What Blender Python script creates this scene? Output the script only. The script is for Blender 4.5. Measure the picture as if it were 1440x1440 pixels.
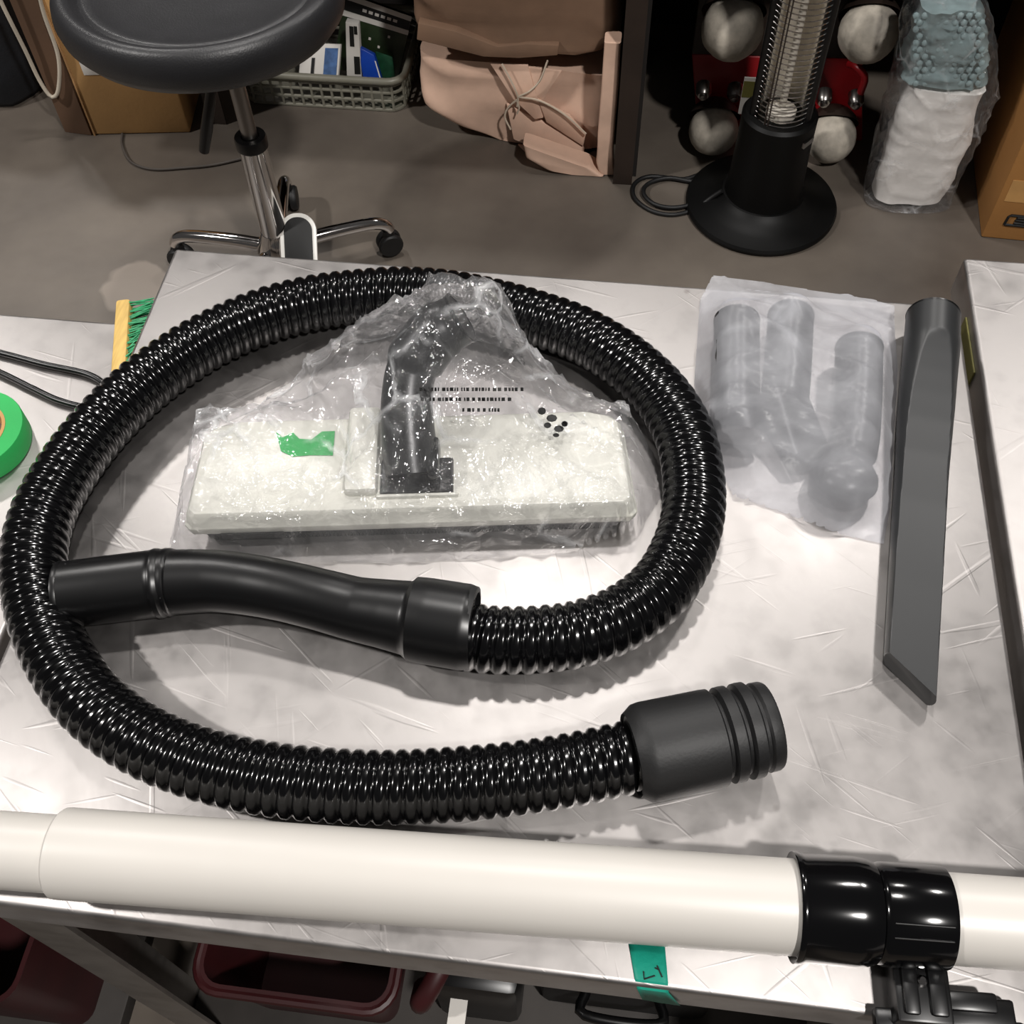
import bpy, bmesh, math, random
import numpy as np
from mathutils import Vector, Matrix, noise
random.seed(7)
S = bpy.context.scene
C = S.collection
for o in list(bpy.data.objects): bpy.data.objects.remove(o)

# ------------------------------------------------------------------ camera
TZ = 0.86                                   # bench top height
F, PITCH, ROLL, YAW = 1522.7, 0.97779, -0.02995, 0.14658
CAM = np.array([0.44634, -0.14226, TZ + 0.74334])
def basis():
    fw = np.array([0, math.cos(PITCH), -math.sin(PITCH)]); rt = np.array([1., 0, 0]); up = np.cross(rt, fw)
    c, s = math.cos(ROLL), math.sin(ROLL)
    r2, u2 = c*rt + s*up, -s*rt + c*up
    c, s = math.cos(YAW), math.sin(YAW)
    Z = np.array([[c, -s, 0], [s, c, 0], [0, 0, 1]])
    return Z@r2, Z@u2, Z@fw
RT, UP, FW = basis()
cam = bpy.data.cameras.new('camera'); camo = bpy.data.objects.new('camera', cam); C.objects.link(camo)
cam.sensor_width = 36; cam.lens = F/1440*36; cam.clip_start = 0.02
M = Matrix.Identity(4)
for i in range(3):
    M[i][0], M[i][1], M[i][2], M[i][3] = RT[i], UP[i], -FW[i], CAM[i]
camo.matrix_world = M
S.camera = camo

# ------------------------------------------------------------------ world, lamps, exposure
S.view_settings.view_transform = 'Standard'; S.view_settings.look = 'None'
S.view_settings.gamma = 1; S.view_settings.use_curve_mapping = False
S.view_settings.exposure = 0.0
w = bpy.data.worlds.new('workshop_air'); S.world = w; w.use_nodes = True
w.node_tree.nodes['Background'].inputs[0].default_value = (0.95, 0.92, 0.90, 1)
w.node_tree.nodes['Background'].inputs[1].default_value = 0.06
def lamp(name, loc, power, size=0.45, col=(1, .965, .93)):
    l = bpy.data.lights.new(name, 'AREA'); l.shape = 'DISK'; l.size = size; l.energy = power; l.color = col
    o = bpy.data.objects.new(name, l); C.objects.link(o); o.location = loc
    o.rotation_euler = (0, 0, 0)
    return o
# high bay lamps of the hall, and one added light far back
lamp('overhead_lamp', (0.2, 2.05, 5.2), 80, 0.30)
lamp('overhead_lamp', (-2.85, 4.15, 5.2), 122, 0.5)
lamp('overhead_lamp', (2.7, 4.15, 5.2), 112, 0.5)
lamp('overhead_lamp', (0.4, 5.3, 5.2), 75, 0.5)  # added light, brightens the back of the steel bench top
lamp('overhead_lamp', (-3.8, -0.5, 5.2), 240, 0.34)
lamp('overhead_lamp', (2.2, -1.7, 5.2), 270, 0.34)

def at(px, py, z):
    """point of the level plane z seen at pixel px,py of the 1440 frame"""
    d = (px-720)*RT + (720-py)*UP + F*FW
    v = CAM + (z-CAM[2])/d[2]*d
    return Vector(v)
def aty(px, py, y):
    d = (px-720)*RT + (720-py)*UP + F*FW
    return Vector(CAM + (y-CAM[1])/d[1]*d)

# ------------------------------------------------------------------ helpers
def tag(o, label=None, cat=None, group=None, kind=None):
    if label: o['label'] = label
    if cat: o['category'] = cat
    if group: o['group'] = group
    if kind: o['kind'] = kind
    return o
def thing(name, label, cat, loc=(0, 0, 0), group=None):
    o = bpy.data.objects.new(name, None); C.objects.link(o); o.location = loc; o.empty_display_size = .05
    return tag(o, label, cat, group)
class MB:
    """collects vertices and faces of one mesh, in world coordinates"""
    def __init__(self): self.v = []; self.f = []
    def add(self, vs, fs):
        b = len(self.v); self.v += [tuple(x) for x in vs]; self.f += [tuple(b+i for i in f) for f in fs]; return self
    def box(self, lo, hi, rot=0, piv=None):
        x0, y0, z0 = lo; x1, y1, z1 = hi
        vs = [Vector((x, y, z)) for z in (z0, z1) for y in (y0, y1) for x in (x0, x1)]
        if rot:
            p = Vector(piv) if piv is not None else Vector(((x0+x1)/2, (y0+y1)/2, (z0+z1)/2))
            R = Matrix.Rotation(rot, 3, 'Z'); vs = [p + R@(v-p) for v in vs]
        return self.add(vs, [(0, 2, 3, 1), (4, 5, 7, 6), (0, 1, 5, 4), (2, 6, 7, 3), (0, 4, 6, 2), (1, 3, 7, 5)])
    def obox(self, o, u, v, n, a, b, c):
        """box on origin o with axes u,v,n (unit) and ranges a,b,c"""
        u, v, n, o = map(Vector, (u, v, n, o))
        vs = [o+u*x+v*y+n*z for z in c for y in b for x in a]
        return self.add(vs, [(0, 2, 3, 1), (4, 5, 7, 6), (0, 1, 5, 4), (2, 6, 7, 3), (0, 4, 6, 2), (1, 3, 7, 5)])
    def prism(self, poly, z0, z1):
        n = len(poly)
        vs = [(x, y, z0) for x, y in poly]+[(x, y, z1) for x, y in poly]
        fs = [tuple(range(n))[::-1], tuple(range(n, 2*n))]+[(i, (i+1) % n, n+(i+1) % n, n+i) for i in range(n)]
        return self.add(vs, fs)
    def sweep(self, pts, rad, n=16, caps=True, flat=None):
        """tube along pts; rad number, list or function(ring, angle)"""
        P = [Vector(p) for p in pts]; m = len(P); T = []
        for i in range(m):
            t = (P[min(i+1, m-1)]-P[max(i-1, 0)]); T.append(t.normalized() if t.length > 1e-9 else Vector((0, 0, 1)))
        up = Vector((0, 0, 1))
        if abs(T[0].dot(up)) > .9: up = Vector((0, 1, 0))
        N = (up - T[0]*up.dot(T[0])).normalized(); vs = []
        for i in range(m):
            N = (N - T[i]*N.dot(T[i])).normalized(); B = T[i].cross(N)
            for k in range(n):
                a = 2*math.pi*k/n
                r = rad(i, a) if callable(rad) else (rad[i] if hasattr(rad, '__len__') else rad)
                vs.append(P[i]+(N*math.cos(a)+B*math.sin(a))*r)
        fs = [(i*n+k, i*n+(k+1) % n, (i+1)*n+(k+1) % n, (i+1)*n+k) for i in range(m-1) for k in range(n)]
        if caps: fs += [tuple(range(n))[::-1], tuple(range((m-1)*n, m*n))]
        return self.add(vs, fs)
    def lathe(self, prof, base=(0, 0, 0), axis=(0, 0, 1), n=32, caps=True):
        """prof = [(radius, height)] turned about axis from base"""
        A = Vector(axis).normalized(); b = Vector(base)
        up = Vector((1, 0, 0)) if abs(A.x) < .9 else Vector((0, 1, 0))
        N = (up-A*up.dot(A)).normalized(); B = A.cross(N); m = len(prof)
        vs = [b+A*h+(N*math.cos(2*math.pi*k/n)+B*math.sin(2*math.pi*k/n))*max(r, 1e-5) for r, h in prof for k in range(n)]
        fs = [(i*n+k, i*n+(k+1) % n, (i+1)*n+(k+1) % n, (i+1)*n+k) for i in range(m-1) for k in range(n)]
        if caps: fs += [tuple(range(n))[::-1], tuple(range((m-1)*n, m*n))]
        return self.add(vs, fs)
    def loft(self, rings, caps=True):
        n = len(rings[0]); m = len(rings)
        fs = [(i*n+k, i*n+(k+1) % n, (i+1)*n+(k+1) % n, (i+1)*n+k) for i in range(m-1) for k in range(n)]
        if caps: fs += [tuple(range(n))[::-1], tuple(range((m-1)*n, m*n))]
        return self.add([p for r in rings for p in r], fs)
    def obj(self, name, mat, parent=None, bevel=0, seg=2, smooth=True, sub=0, angle=40):
        bm = bmesh.new(); vs = [bm.verts.new(p) for p in self.v]
        for f in self.f:
            try: bm.faces.new([vs[i] for i in f])
            except ValueError: pass
        bmesh.ops.recalc_face_normals(bm, faces=bm.faces[:])
        if bevel:
            es = [e for e in bm.edges if len(e.link_faces) == 2 and e.calc_face_angle() > .5]
            bmesh.ops.bevel(bm, geom=es, offset=bevel, segments=seg, profile=.5, affect='EDGES', clamp_overlap=True)
        if parent is not None:
            off = parent_world(parent)
            bmesh.ops.translate(bm, verts=bm.verts[:], vec=-off)
        me = bpy.data.meshes.new(name); bm.to_mesh(me); bm.free()
        if smooth:
            me.shade_smooth()
            if angle: me.set_sharp_from_angle(angle=math.radians(angle))
        me.materials.append(mat)
        o = bpy.data.objects.new(name, me); C.objects.link(o)
        if parent is not None: o.parent = parent
        if sub:
            mo = o.modifiers.new('subdivision', 'SUBSURF'); mo.levels = sub; mo.render_levels = sub
        return o
def parent_world(p):
    v = Vector((0, 0, 0))
    while p is not None: v += p.location; p = p.parent
    return v
def spline(P, step):
    """Catmull-Rom through P, resampled at equal steps"""
    P = [Vector(p) for p in P]; Q = [2*P[0]-P[1]]+P+[2*P[-1]-P[-2]]; out = []
    for i in range(1, len(Q)-2):
        for k in range(40):
            t = k/40; a, b, c, d = Q[i-1:i+3]
            out.append(.5*((2*b)+(c-a)*t+(2*a-5*b+4*c-d)*t*t+(-a+3*b-3*c+d)*t**3))
    out.append(P[-1])
    L = [0]
    for i in range(1, len(out)): L.append(L[-1]+(out[i]-out[i-1]).length)
    n = max(2, round(L[-1]/step)); res = []; j = 0
    for k in range(n+1):
        s = L[-1]*k/n
        while j < len(L)-2 and L[j+1] < s: j += 1
        t = (s-L[j])/max(1e-9, L[j+1]-L[j]); res.append(out[j].lerp(out[j+1], min(1, t)))
    return res
def hexc(h):
    c = [int(h[i:i+2], 16)/255 for i in (0, 2, 4)]
    return tuple(x/12.92 if x <= .04045 else ((x+.055)/1.055)**2.4 for x in c)+(1,)

# ------------------------------------------------------------------ materials
def nodes(name):
    m = bpy.data.materials.new(name); m.use_nodes = True; nt = m.node_tree
    return m, nt, nt.nodes['Principled BSDF'], nt.nodes['Material Output']
def mat(name, col, rough=.5, metal=0, var=.12, scale=14, bump=0, bscale=60, spec=.5, col2=None, coat=0, trans=0, vscale=(1, 1, 1)):
    m, nt, b, out = nodes(name); L = nt.links.new
    tc = nt.nodes.new('ShaderNodeTexCoord'); mp = nt.nodes.new('ShaderNodeMapping'); L(tc.outputs['Object'], mp.inputs[0])
    mp.inputs['Scale'].default_value = vscale
    n = nt.nodes.new('ShaderNodeTexNoise'); n.inputs['Scale'].default_value = scale; n.inputs['Detail'].default_value = 5; L(mp.outputs[0], n.inputs[0])
    r = nt.nodes.new('ShaderNodeValToRGB'); c = hexc(col)
    c2 = hexc(col2) if col2 else tuple(min(1, x*(1+var)) for x in c[:3])+(1,)
    c1 = c if col2 else tuple(x*(1-var) for x in c[:3])+(1,)
    r.color_ramp.elements[0].color = c1; r.color_ramp.elements[1].color = c2
    r.color_ramp.elements[0].position = .35; r.color_ramp.elements[1].position = .65
    L(n.outputs[0], r.inputs[0]); L(r.outputs[0], b.inputs['Base Color'])
    b.inputs['Roughness'].default_value = rough; b.inputs['Metallic'].default_value = metal
    b.inputs['Specular IOR Level'].default_value = spec; b.inputs['Coat Weight'].default_value = coat
    b.inputs['Transmission Weight'].default_value = trans
    if bump:
        n2 = nt.nodes.new('ShaderNodeTexNoise'); n2.inputs['Scale'].default_value = bscale; n2.inputs['Detail'].default_value = 4; L(mp.outputs[0], n2.inputs[0])
        bp = nt.nodes.new('ShaderNodeBump'); bp.inputs['Strength'].default_value = bump; bp.inputs['Distance'].default_value = .004
        L(n2.outputs[0], bp.inputs['Height']); L(bp.outputs[0], b.inputs['Normal'])
    return m
def steel(name, col='b4b0ae', rough=.44, rvar=.06, scr=.10, metal=1.0):
    """worn sheet steel: mottled gloss, fine scratches in several directions"""
    m, nt, b, out = nodes(name); L = nt.links.new; N = nt.nodes.new
    tc = N('ShaderNodeTexCoord')
    def noi(scale, det, sc=(1, 1, 1), rot=0, src=None):
        mp = N('ShaderNodeMapping'); mp.vector_type = 'TEXTURE'; mp.inputs['Scale'].default_value = tuple(1/q for q in sc); mp.inputs['Rotation'].default_value = (0, 0, rot); L(tc.outputs['Object'], mp.inputs[0])
        n = N('ShaderNodeTexNoise'); n.inputs['Scale'].default_value = scale; n.inputs['Detail'].default_value = det; L(mp.outputs[0], n.inputs[0]); return n.outputs[0]
    blot = noi(9, 6); fine = noi(45, 5)
    mx = N('ShaderNodeMath'); mx.operation = 'ADD'; L(blot, mx.inputs[0]); L(fine, mx.inputs[1])
    mr = N('ShaderNodeMapRange'); mr.inputs[1].default_value = .7; mr.inputs[2].default_value = 1.3
    mr.inputs[3].default_value = rough-rvar; mr.inputs[4].default_value = rough+rvar; L(mx.outputs[0], mr.inputs[0]); L(mr.outputs[0], b.inputs['Roughness'])
    cr = N('ShaderNodeValToRGB'); c = hexc(col); L(mx.outputs[0], cr.inputs[0])
    cr.color_ramp.elements[0].position = .75; cr.color_ramp.elements[1].position = 1.2 if False else 1.0
    cr.color_ramp.elements[0].color = tuple(x*.93 for x in c[:3])+(1,); cr.color_ramp.elements[1].color = tuple(min(1, x*1.04) for x in c[:3])+(1,)
    # scattered rust specks and scuffs
    vo = N('ShaderNodeTexVoronoi'); vo.inputs['Scale'].default_value = 11; L(tc.outputs['Object'], vo.inputs[0])
    sp = N('ShaderNodeMapRange'); sp.inputs[1].default_value = .018; sp.inputs[2].default_value = .05; L(vo.outputs['Distance'], sp.inputs[0])
    mxc = N('ShaderNodeMix'); mxc.data_type = 'RGBA'; L(sp.outputs[0], mxc.inputs[0]); mxc.inputs[6].default_value = hexc('8a8480'); L(cr.outputs[0], mxc.inputs[7])
    L(mxc.outputs[2], b.inputs['Base Color'])
    b.inputs['Metallic'].default_value = metal
    # scratches: thin ridged streaks in three directions
    acc = None
    for k, (a, s) in enumerate(((.3, 1.4), (1.35, 1.8), (2.3, 1.2), (.9, 2.1), (1.9, 1.6))):
        st = noi(90*s, 1, (1, .05, 1), a)
        mm = N('ShaderNodeMapRange'); mm.inputs[1].default_value = .70; mm.inputs[2].default_value = .76; L(st, mm.inputs[0])
        if acc is None: acc = mm.outputs[0]
        else:
            ad = N('ShaderNodeMath'); ad.operation = 'ADD'; L(acc, ad.inputs[0]); L(mm.outputs[0], ad.inputs[1]); acc = ad.outputs[0]
    gr = noi(160, 2, (1, .12, 1), .5)
    ad = N('ShaderNodeMath'); ad.operation = 'MULTIPLY_ADD'; L(gr, ad.inputs[0]); ad.inputs[1].default_value = .35; L(acc, ad.inputs[2])
    bp = N('ShaderNodeBump'); bp.inputs['Strength'].default_value = scr; bp.inputs['Distance'].default_value = .001; L(ad.outputs[0], bp.inputs['Height'])
    L(bp.outputs[0], b.inputs['Normal'])
    return m
def film(name, haze=.08, gloss=.22, rough=.14, tint=(.97, .97, .98, 1), wr=.5, wscale=28, hazecol=(.85, .86, .88, 1), fres=.5, crease=.35, dist=.006, hvar=.5):
    """thin plastic film: mostly clear, hazy, glossy, creased"""
    m, nt, b, out = nodes(name); nt.nodes.remove(b); L = nt.links.new; N = nt.nodes.new
    tc = N('ShaderNodeTexCoord')
    n = N('ShaderNodeTexNoise'); n.inputs['Scale'].default_value = wscale; n.inputs['Detail'].default_value = 4; n.inputs['Distortion'].default_value = 1.5
    L(tc.outputs['Object'], n.inputs[0])
    v = N('ShaderNodeTexVoronoi'); v.feature = 'DISTANCE_TO_EDGE'; v.inputs['Scale'].default_value = wscale*.8
    mpv = N('ShaderNodeVectorMath'); mpv.operation = 'MULTIPLY_ADD'; L(n.outputs[1], mpv.inputs[0]); mpv.inputs[1].default_value = (.014, .014, .014); L(tc.outputs['Object'], mpv.inputs[2]); L(mpv.outputs[0], v.inputs[0])
    mr = N('ShaderNodeMapRange'); mr.inputs[1].default_value = 0; mr.inputs[2].default_value = .25; L(v.outputs[0], mr.inputs[0])
    ad = N('ShaderNodeMath'); ad.operation = 'MULTIPLY_ADD'; L(n.outputs[0], ad.inputs[0]); ad.inputs[1].default_value = 1.6; L(mr.outputs[0], ad.inputs[2])
    bp = N('ShaderNodeBump'); bp.inputs['Strength'].default_value = wr; bp.inputs['Distance'].default_value = dist; L(ad.outputs[0], bp.inputs['Height'])
    tr = N('ShaderNodeBsdfTransparent'); tr.inputs[0].default_value = tint
    gl = N('ShaderNodeBsdfGlossy'); gl.inputs['Roughness'].default_value = rough; L(bp.outputs[0], gl.inputs['Normal'])
    df = N('ShaderNodeBsdfDiffuse'); df.inputs[0].default_value = hazecol
    tl = N('ShaderNodeBsdfTranslucent'); tl.inputs[0].default_value = hazecol
    hz = N('ShaderNodeMixShader'); hz.inputs[0].default_value = .45; L(df.outputs[0], hz.inputs[1]); L(tl.outputs[0], hz.inputs[2])
    m1 = N('ShaderNodeMixShader'); L(tr.outputs[0], m1.inputs[1]); L(hz.outputs[0], m1.inputs[2])
    hr = N('ShaderNodeMapRange'); hr.inputs[1].default_value = .35; hr.inputs[2].default_value = .7; hr.inputs[3].default_value = haze*(1-hvar); hr.inputs[4].default_value = haze*(1+hvar); L(n.outputs[0], hr.inputs[0])
    # stress whitened creases: thin lines, only where a broad noise is high
    cr = N('ShaderNodeMapRange'); cr.inputs[1].default_value = .0; cr.inputs[2].default_value = .07; cr.inputs[3].default_value = 1; cr.inputs[4].default_value = 0; L(v.outputs[0], cr.inputs[0])
    nb = N('ShaderNodeTexNoise'); nb.inputs['Scale'].default_value = wscale*.55; nb.inputs['Detail'].default_value = 2; L(tc.outputs['Object'], nb.inputs[0])
    mk = N('ShaderNodeMapRange'); mk.inputs[1].default_value = .5; mk.inputs[2].default_value = .64; mk.inputs[3].default_value = 0; mk.inputs[4].default_value = crease; L(nb.outputs[0], mk.inputs[0])
    cm = N('ShaderNodeMath'); cm.operation = 'MULTIPLY_ADD'; L(cr.outputs[0], cm.inputs[0]); L(mk.outputs[0], cm.inputs[1]); L(hr.outputs[0], cm.inputs[2])
    L(cm.outputs[0], m1.inputs[0])
    lw = N('ShaderNodeLayerWeight'); lw.inputs[0].default_value = .3; L(bp.outputs[0], lw.inputs['Normal'])
    fr = N('ShaderNodeMath'); fr.operation = 'MULTIPLY_ADD'; L(lw.outputs['Fresnel'], fr.inputs[0]); fr.inputs[1].default_value = fres; fr.inputs[2].default_value = gloss*.5
    m2 = N('ShaderNodeMixShader'); L(fr.outputs[0], m2.inputs[0]); L(m1.outputs[0], m2.inputs[1]); L(gl.outputs[0], m2.inputs[2])
    L(m2.outputs[0], out.inputs[0]); return m

STEEL = steel('worn_sheet_steel', 'aca8a6')
STEEL_EDGE = steel('steel_frame', '9a9590', .5, .05)
SHADED_STEEL = mat('shaded_shelf_steel', '36322f', .65, .3, .2)  # shelf steel with the shade under the bench put into its colour
HEAT_BLACK = mat('heater_black', '040404', .5, 0, .1, spec=.22)
CHROME = mat('chrome', 'd8d4d2', .08, 1, .02)
GREY_METAL = mat('satin_steel_tube', '8f8b88', .3, 1, .03)
BLACK = mat('black_plastic', '070708', .34, 0, .1)
BLACK_MATT = mat('black_matt_rubber', '0e0e0f', .55, 0, .12, bump=.05, bscale=400)
BLACK_GLOSS = mat('black_gloss_plastic', '060607', .12, 0, .1)
HOSE_M = mat('hose_vinyl', '050506', .15, 0, .15, spec=.55)
CREV_M = mat('grey_black_plastic', '252627', .42, 0, .06)
WHITE_P = mat('white_plastic', 'e2e0da', .3, 0, .02)
WAND_M = mat('white_tube_plastic', 'c2beb8', .38, 0, .015)
TOOL_W = mat('ivory_plastic', 'd2d1c7', .32, 0, .02)
GREEN_T = mat('green_masking_tape', '1f9d4c', .6, 0, .08, bump=.1, bscale=200)
TEAL_T = mat('teal_tape', '12907a', .55, 0, .08, bump=.15, bscale=150)
CARD = mat('cardboard', 'b48b58', .85, 0, .1, 6, .08, 120)
CARD_D = mat('brown_cardboard', '5a4230', .85, 0, .12, 6, .08, 120)
KRAFT = mat('kraft_paper', 'dab7a1', .8, 0, .14, 9, .35, 22)
KRAFT_D = mat('kraft_paper_brown', '745a47', .82, 0, .14, 9, .35, 18)
STRING = mat('cotton_string', 'c8b9a6', .9)
DARKSTEEL = mat('brown_painted_steel', '2b211b', .5, 0, .15)
RED = mat('red_paint', '8c1218', .4, 0, .12)
RED_SHADED = mat('shaded_red_plastic', '330a0d', .5, 0, .15)  # red darkened in the colour to stand for shade under the benches
DUSTY = mat('dusty_white', 'b5ada0', .7, 0, .2, 35, .15, 160)
LEATHER = mat('black_vinyl_leather', '262628', .4, 0, .1, bump=.12, bscale=350)
WOOD = mat('pale_wood', 'c3a25c', .6, 0, .12, 40, vscale=(8, 1, 1))
BRISTLE = mat('green_bristle', '1c8a57', .5, 0, .2, 200)
PAPER_W = mat('white_paper', 'd0ccc6', .7, 0, .03)
INK = mat('black_ink', '0c0c0c', .6, 0, .05)
YELLOW = mat('yellow_label', '6e6a35', .6, 0, .08)
BLUE = mat('blue_plastic', '0b3a9a', .4, 0, .1)
PCB = mat('green_board', '12452c', .5, 0, .25, 60)
CORD_W = mat('white_cord', 'c2b8a8', .5)
NAVY = mat('dark_navy_fabric', '14171d', .75, 0, .2, 30, .2, 150)
DARKWALL = mat('dark_wall', '1d1815', .85, 0, .15, 4)
CRATE_P = mat('cloudy_tray_plastic', '8f8c7e', .4, 0, .06, trans=.35)
TEAL_F = mat('teal_bubble_sheet', 'a3b9ba', .3, 0, .12, 40, trans=.3)
FOAM = mat('white_foam', 'f3efe9', .7, 0, .04, 12, .1, 60)
REFL = mat('heater_reflector', 'e8e0d2', .35, .5, .03)
FILM = film('clear_film', .09, .16, .10, wr=.8, wscale=26, fres=.26, crease=.6, dist=.006, hvar=.3)
FILM_B = film('bubble_bag_film', .07, .12, .10, wr=.8, wscale=22, fres=.22, crease=.4)
FROST = film('frosted_film', .40, .015, .3, (.95, .95, .97, 1), .15, 14, (.80, .81, .86, 1), .10, .12, hvar=.18)

# concrete floor
def concrete():
    m, nt, b, out = nodes('concrete'); L = nt.links.new; N = nt.nodes.new
    tc = N('ShaderNodeTexCoord')
    n1 = N('ShaderNodeTexNoise'); n1.inputs['Scale'].default_value = 2.3; n1.inputs['Detail'].default_value = 7; n1.inputs['Roughness'].default_value = .6; L(tc.outputs['Object'], n1.inputs[0])
    r = N('ShaderNodeValToRGB'); L(n1.outputs[0], r.inputs[0])
    r.color_ramp.elements[0].position = .3; r.color_ramp.elements[1].position = .7
    r.color_ramp.elements[0].color = hexc('4e4741'); r.color_ramp.elements[1].color = hexc('6b635a')
    # pale filled patch beside the bench
    c = at(190, 402, 0)
    sub = N('ShaderNodeVectorMath'); sub.operation = 'SUBTRACT'; L(tc.outputs['Object'], sub.inputs[0]); sub.inputs[1].default_value = c
    n2 = N('ShaderNodeTexNoise'); n2.inputs['Scale'].default_value = 16; L(tc.outputs['Object'], n2.inputs[0])
    ln = N('ShaderNodeVectorMath'); ln.operation = 'LENGTH'; L(sub.outputs[0], ln.inputs[0])
    ad = N('ShaderNodeMath'); ad.operation = 'MULTIPLY_ADD'; L(n2.outputs[0], ad.inputs[0]); ad.inputs[1].default_value = .05; L(ln.outputs['Value'], ad.inputs[2])
    mr = N('ShaderNodeMapRange'); mr.inputs[1].default_value = .088; mr.inputs[2].default_value = .098; mr.inputs[3].default_value = .75; mr.inputs[4].default_value = 0; L(ad.outputs[0], mr.inputs[0])
    mx = N('ShaderNodeMix'); mx.data_type = 'RGBA'; L(mr.outputs[0], mx.inputs[0]); L(r.outputs[0], mx.inputs[6]); mx.inputs[7].default_value = hexc('8a8076')
    L(mx.outputs[2], b.inputs['Base Color'])
    rr = N('ShaderNodeMapRange'); rr.inputs[3].default_value = .3; rr.inputs[4].default_value = .55; L(n1.outputs[0], rr.inputs[0]); L(rr.outputs[0], b.inputs['Roughness'])
    bp = N('ShaderNodeBump'); bp.inputs['Strength'].default_value = .08; bp.inputs['Distance'].default_value = .01; L(n2.outputs[0], bp.inputs['Height']); L(bp.outputs[0], b.inputs['Normal'])
    return m

# ------------------------------------------------------------------ the setting
tag(MB().box((-4, -2.5, -.1), (4.5, 4, 0)).obj('floor', concrete(), smooth=False), kind='structure')
tag(MB().box((-4, 2.75, 0), (4.5, 2.85, 2.1)).obj('wall_back', DARKWALL, smooth=False), kind='structure')

# ------------------------------------------------------------------ benches
def bench(name, label, x0, x1, y0, y1, z, group='stainless steel work benches', shelf=True):
    t = thing(name, label, 'workbench', ((x0+x1)/2, (y0+y1)/2, 0), group)
    MB().box((x0, y0, z-.045), (x1, y1, z)).obj('tabletop', STEEL, t, bevel=.004, seg=3)
    for sx in (0, 1):
        for sy in (0, 1):
            x = x0+.02 if not sx else x1-.02; y = y0+.012 if not sy else y1-.012; dx = 1 if not sx else -1; dy = 1 if not sy else -1
            b = MB()
            b.prism([(x, y), (x+dx*.05, y), (x+dx*.05, y+dy*.004), (x+dx*.004, y+dy*.004), (x+dx*.004, y+dy*.05), (x, y+dy*.05)], 0, z-.045)
            b.obj('leg', STEEL_EDGE, t, smooth=False)
    if shelf:
        MB().box((x0+.025, y0+.017, .2), (x1-.025, y1-.017, .23)).obj('lower_shelf', SHADED_STEEL, t, bevel=.003)
    return t
BENCH = bench('workbench', 'steel workbench in the middle with the black hose lying on it', 0, .762, 0, .632, TZ)
LB_Z = TZ-.04
LEFTB = bench('workbench', 'steel bench on the left holding the green tape roll and black cable', -.95, -.03, -.3, .563, LB_Z)
RIGHTB = bench('workbench', 'empty bright steel bench across a narrow gap on the right', .774, 1.5, -.3, .699, TZ)
p = at(1352, 470, TZ-.02)
MB().box((.7722, .56, TZ-.035), (.7737, .63, TZ-.012)).obj('yellow_tape', YELLOW, RIGHTB, smooth=False)

# ------------------------------------------------------------------ vacuum hose
HR = .0258
pts_px = [(640, 893), (700, 900), (760, 899), (820, 890), (880, 866), (930, 826), (962, 770), (976, 710), (972, 648), (955, 595), (920, 545), (870, 502),
          (815, 470), (755, 448), (690, 430), (620, 417), (560, 414), (500, 418), (440, 426), (375, 443), (310, 470), (250, 505), (190, 551), (135, 607), (92, 665),
          (60, 725), (47, 785), (54, 850), (80, 920), (125, 985), (190, 1035), (270, 1070), (360, 1092), (450, 1103), (540, 1107), (630, 1103), (720, 1095), (800, 1083), (870, 1068), (925, 1055)]
hp = [at(x, y, TZ+HR) for x, y in pts_px]
HOSE = thing('vacuum_hose', 'coiled ribbed black vacuum hose with curved handle and grooved end cuff', 'hose', at(500, 750, TZ))
PITCH_H = .0104; PER = 10
path = spline(hp, PITCH_H/PER)
# the hose sags off the bench edge towards the lower left bench only slightly: it stays stiff
def hose_r(i, a):
    ph = (i/PER + a/(2*math.pi)) % 1.0
    x = ph-.5                                   # round bead with a fine centre groove, narrow valley between beads
    return HR-.0036*(1-abs(math.cos(math.pi*x))**.8)-.0005*math.exp(-(x/.09)**2)
hb = MB().sweep(path, hose_r, 40)
hb.obj('ribbed_tube', HOSE_M, HOSE, angle=0)
# curved handle wand
hz = TZ+.0285
hc = [at(92, 836, hz), at(150, 829, hz), at(216, 821, hz), at(221, 820.5, hz), at(229, 819.5, hz), at(234, 819, hz), at(240, 818.5, hz), at(248, 818.3, hz), at(300, 817, hz+.002), at(350, 822, hz+.004), at(400, 831, hz+.006), at(450, 843, hz+.006), at(500, 856, hz+.004),
      at(540, 863, hz+.004), at(574, 869, hz+.0042), at(581, 870, hz+.0042), at(600, 873, hz+.0042), at(655, 882, hz+.004), at(664, 883, hz+.004)]
hr = [.0255, .0260, .0262, .0272, .0272, .0258, .0268, .0252, .0240, .0233, .0230, .0232, .0240, .0258, .0278, .0314, .0320, .0322, .0308]
# denser rings by interpolation
def dense(P, R, step):
    L = [0]
    for i in range(1, len(P)): L.append(L[-1]+(P[i]-P[i-1]).length)
    sp = spline(P, step); n = len(sp)
    return sp, [float(np.interp(L[-1]*k/(n-1), L, R)) for k in range(n)]
sp, rr = dense(hc, hr, .0018)
hd = MB().sweep(sp, rr, 40).obj('handle', BLACK, HOSE, angle=30)
# mould seam along the handle and dark bore at its end
e = sp[0]; d = (sp[0]-sp[5]).normalized()
MB().lathe([(.0256, -.001), (.0262, .001), (.0258, .003), (.021, .003), (.0205, -.012)], e, d, 40, caps=False).obj('bore_rim', BLACK, hd)
# collar where the hose enters the handle
e = sp[-1]; d = (sp[-1]-sp[-7]).normalized()
MB().lathe([(.0305, -.012), (.0318, -.004), (.0306, .001), (.0268, .0014), (.0268, -.006)], e, d, 40, caps=False).obj('hose_collar', BLACK_MATT, HOSE)
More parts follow.
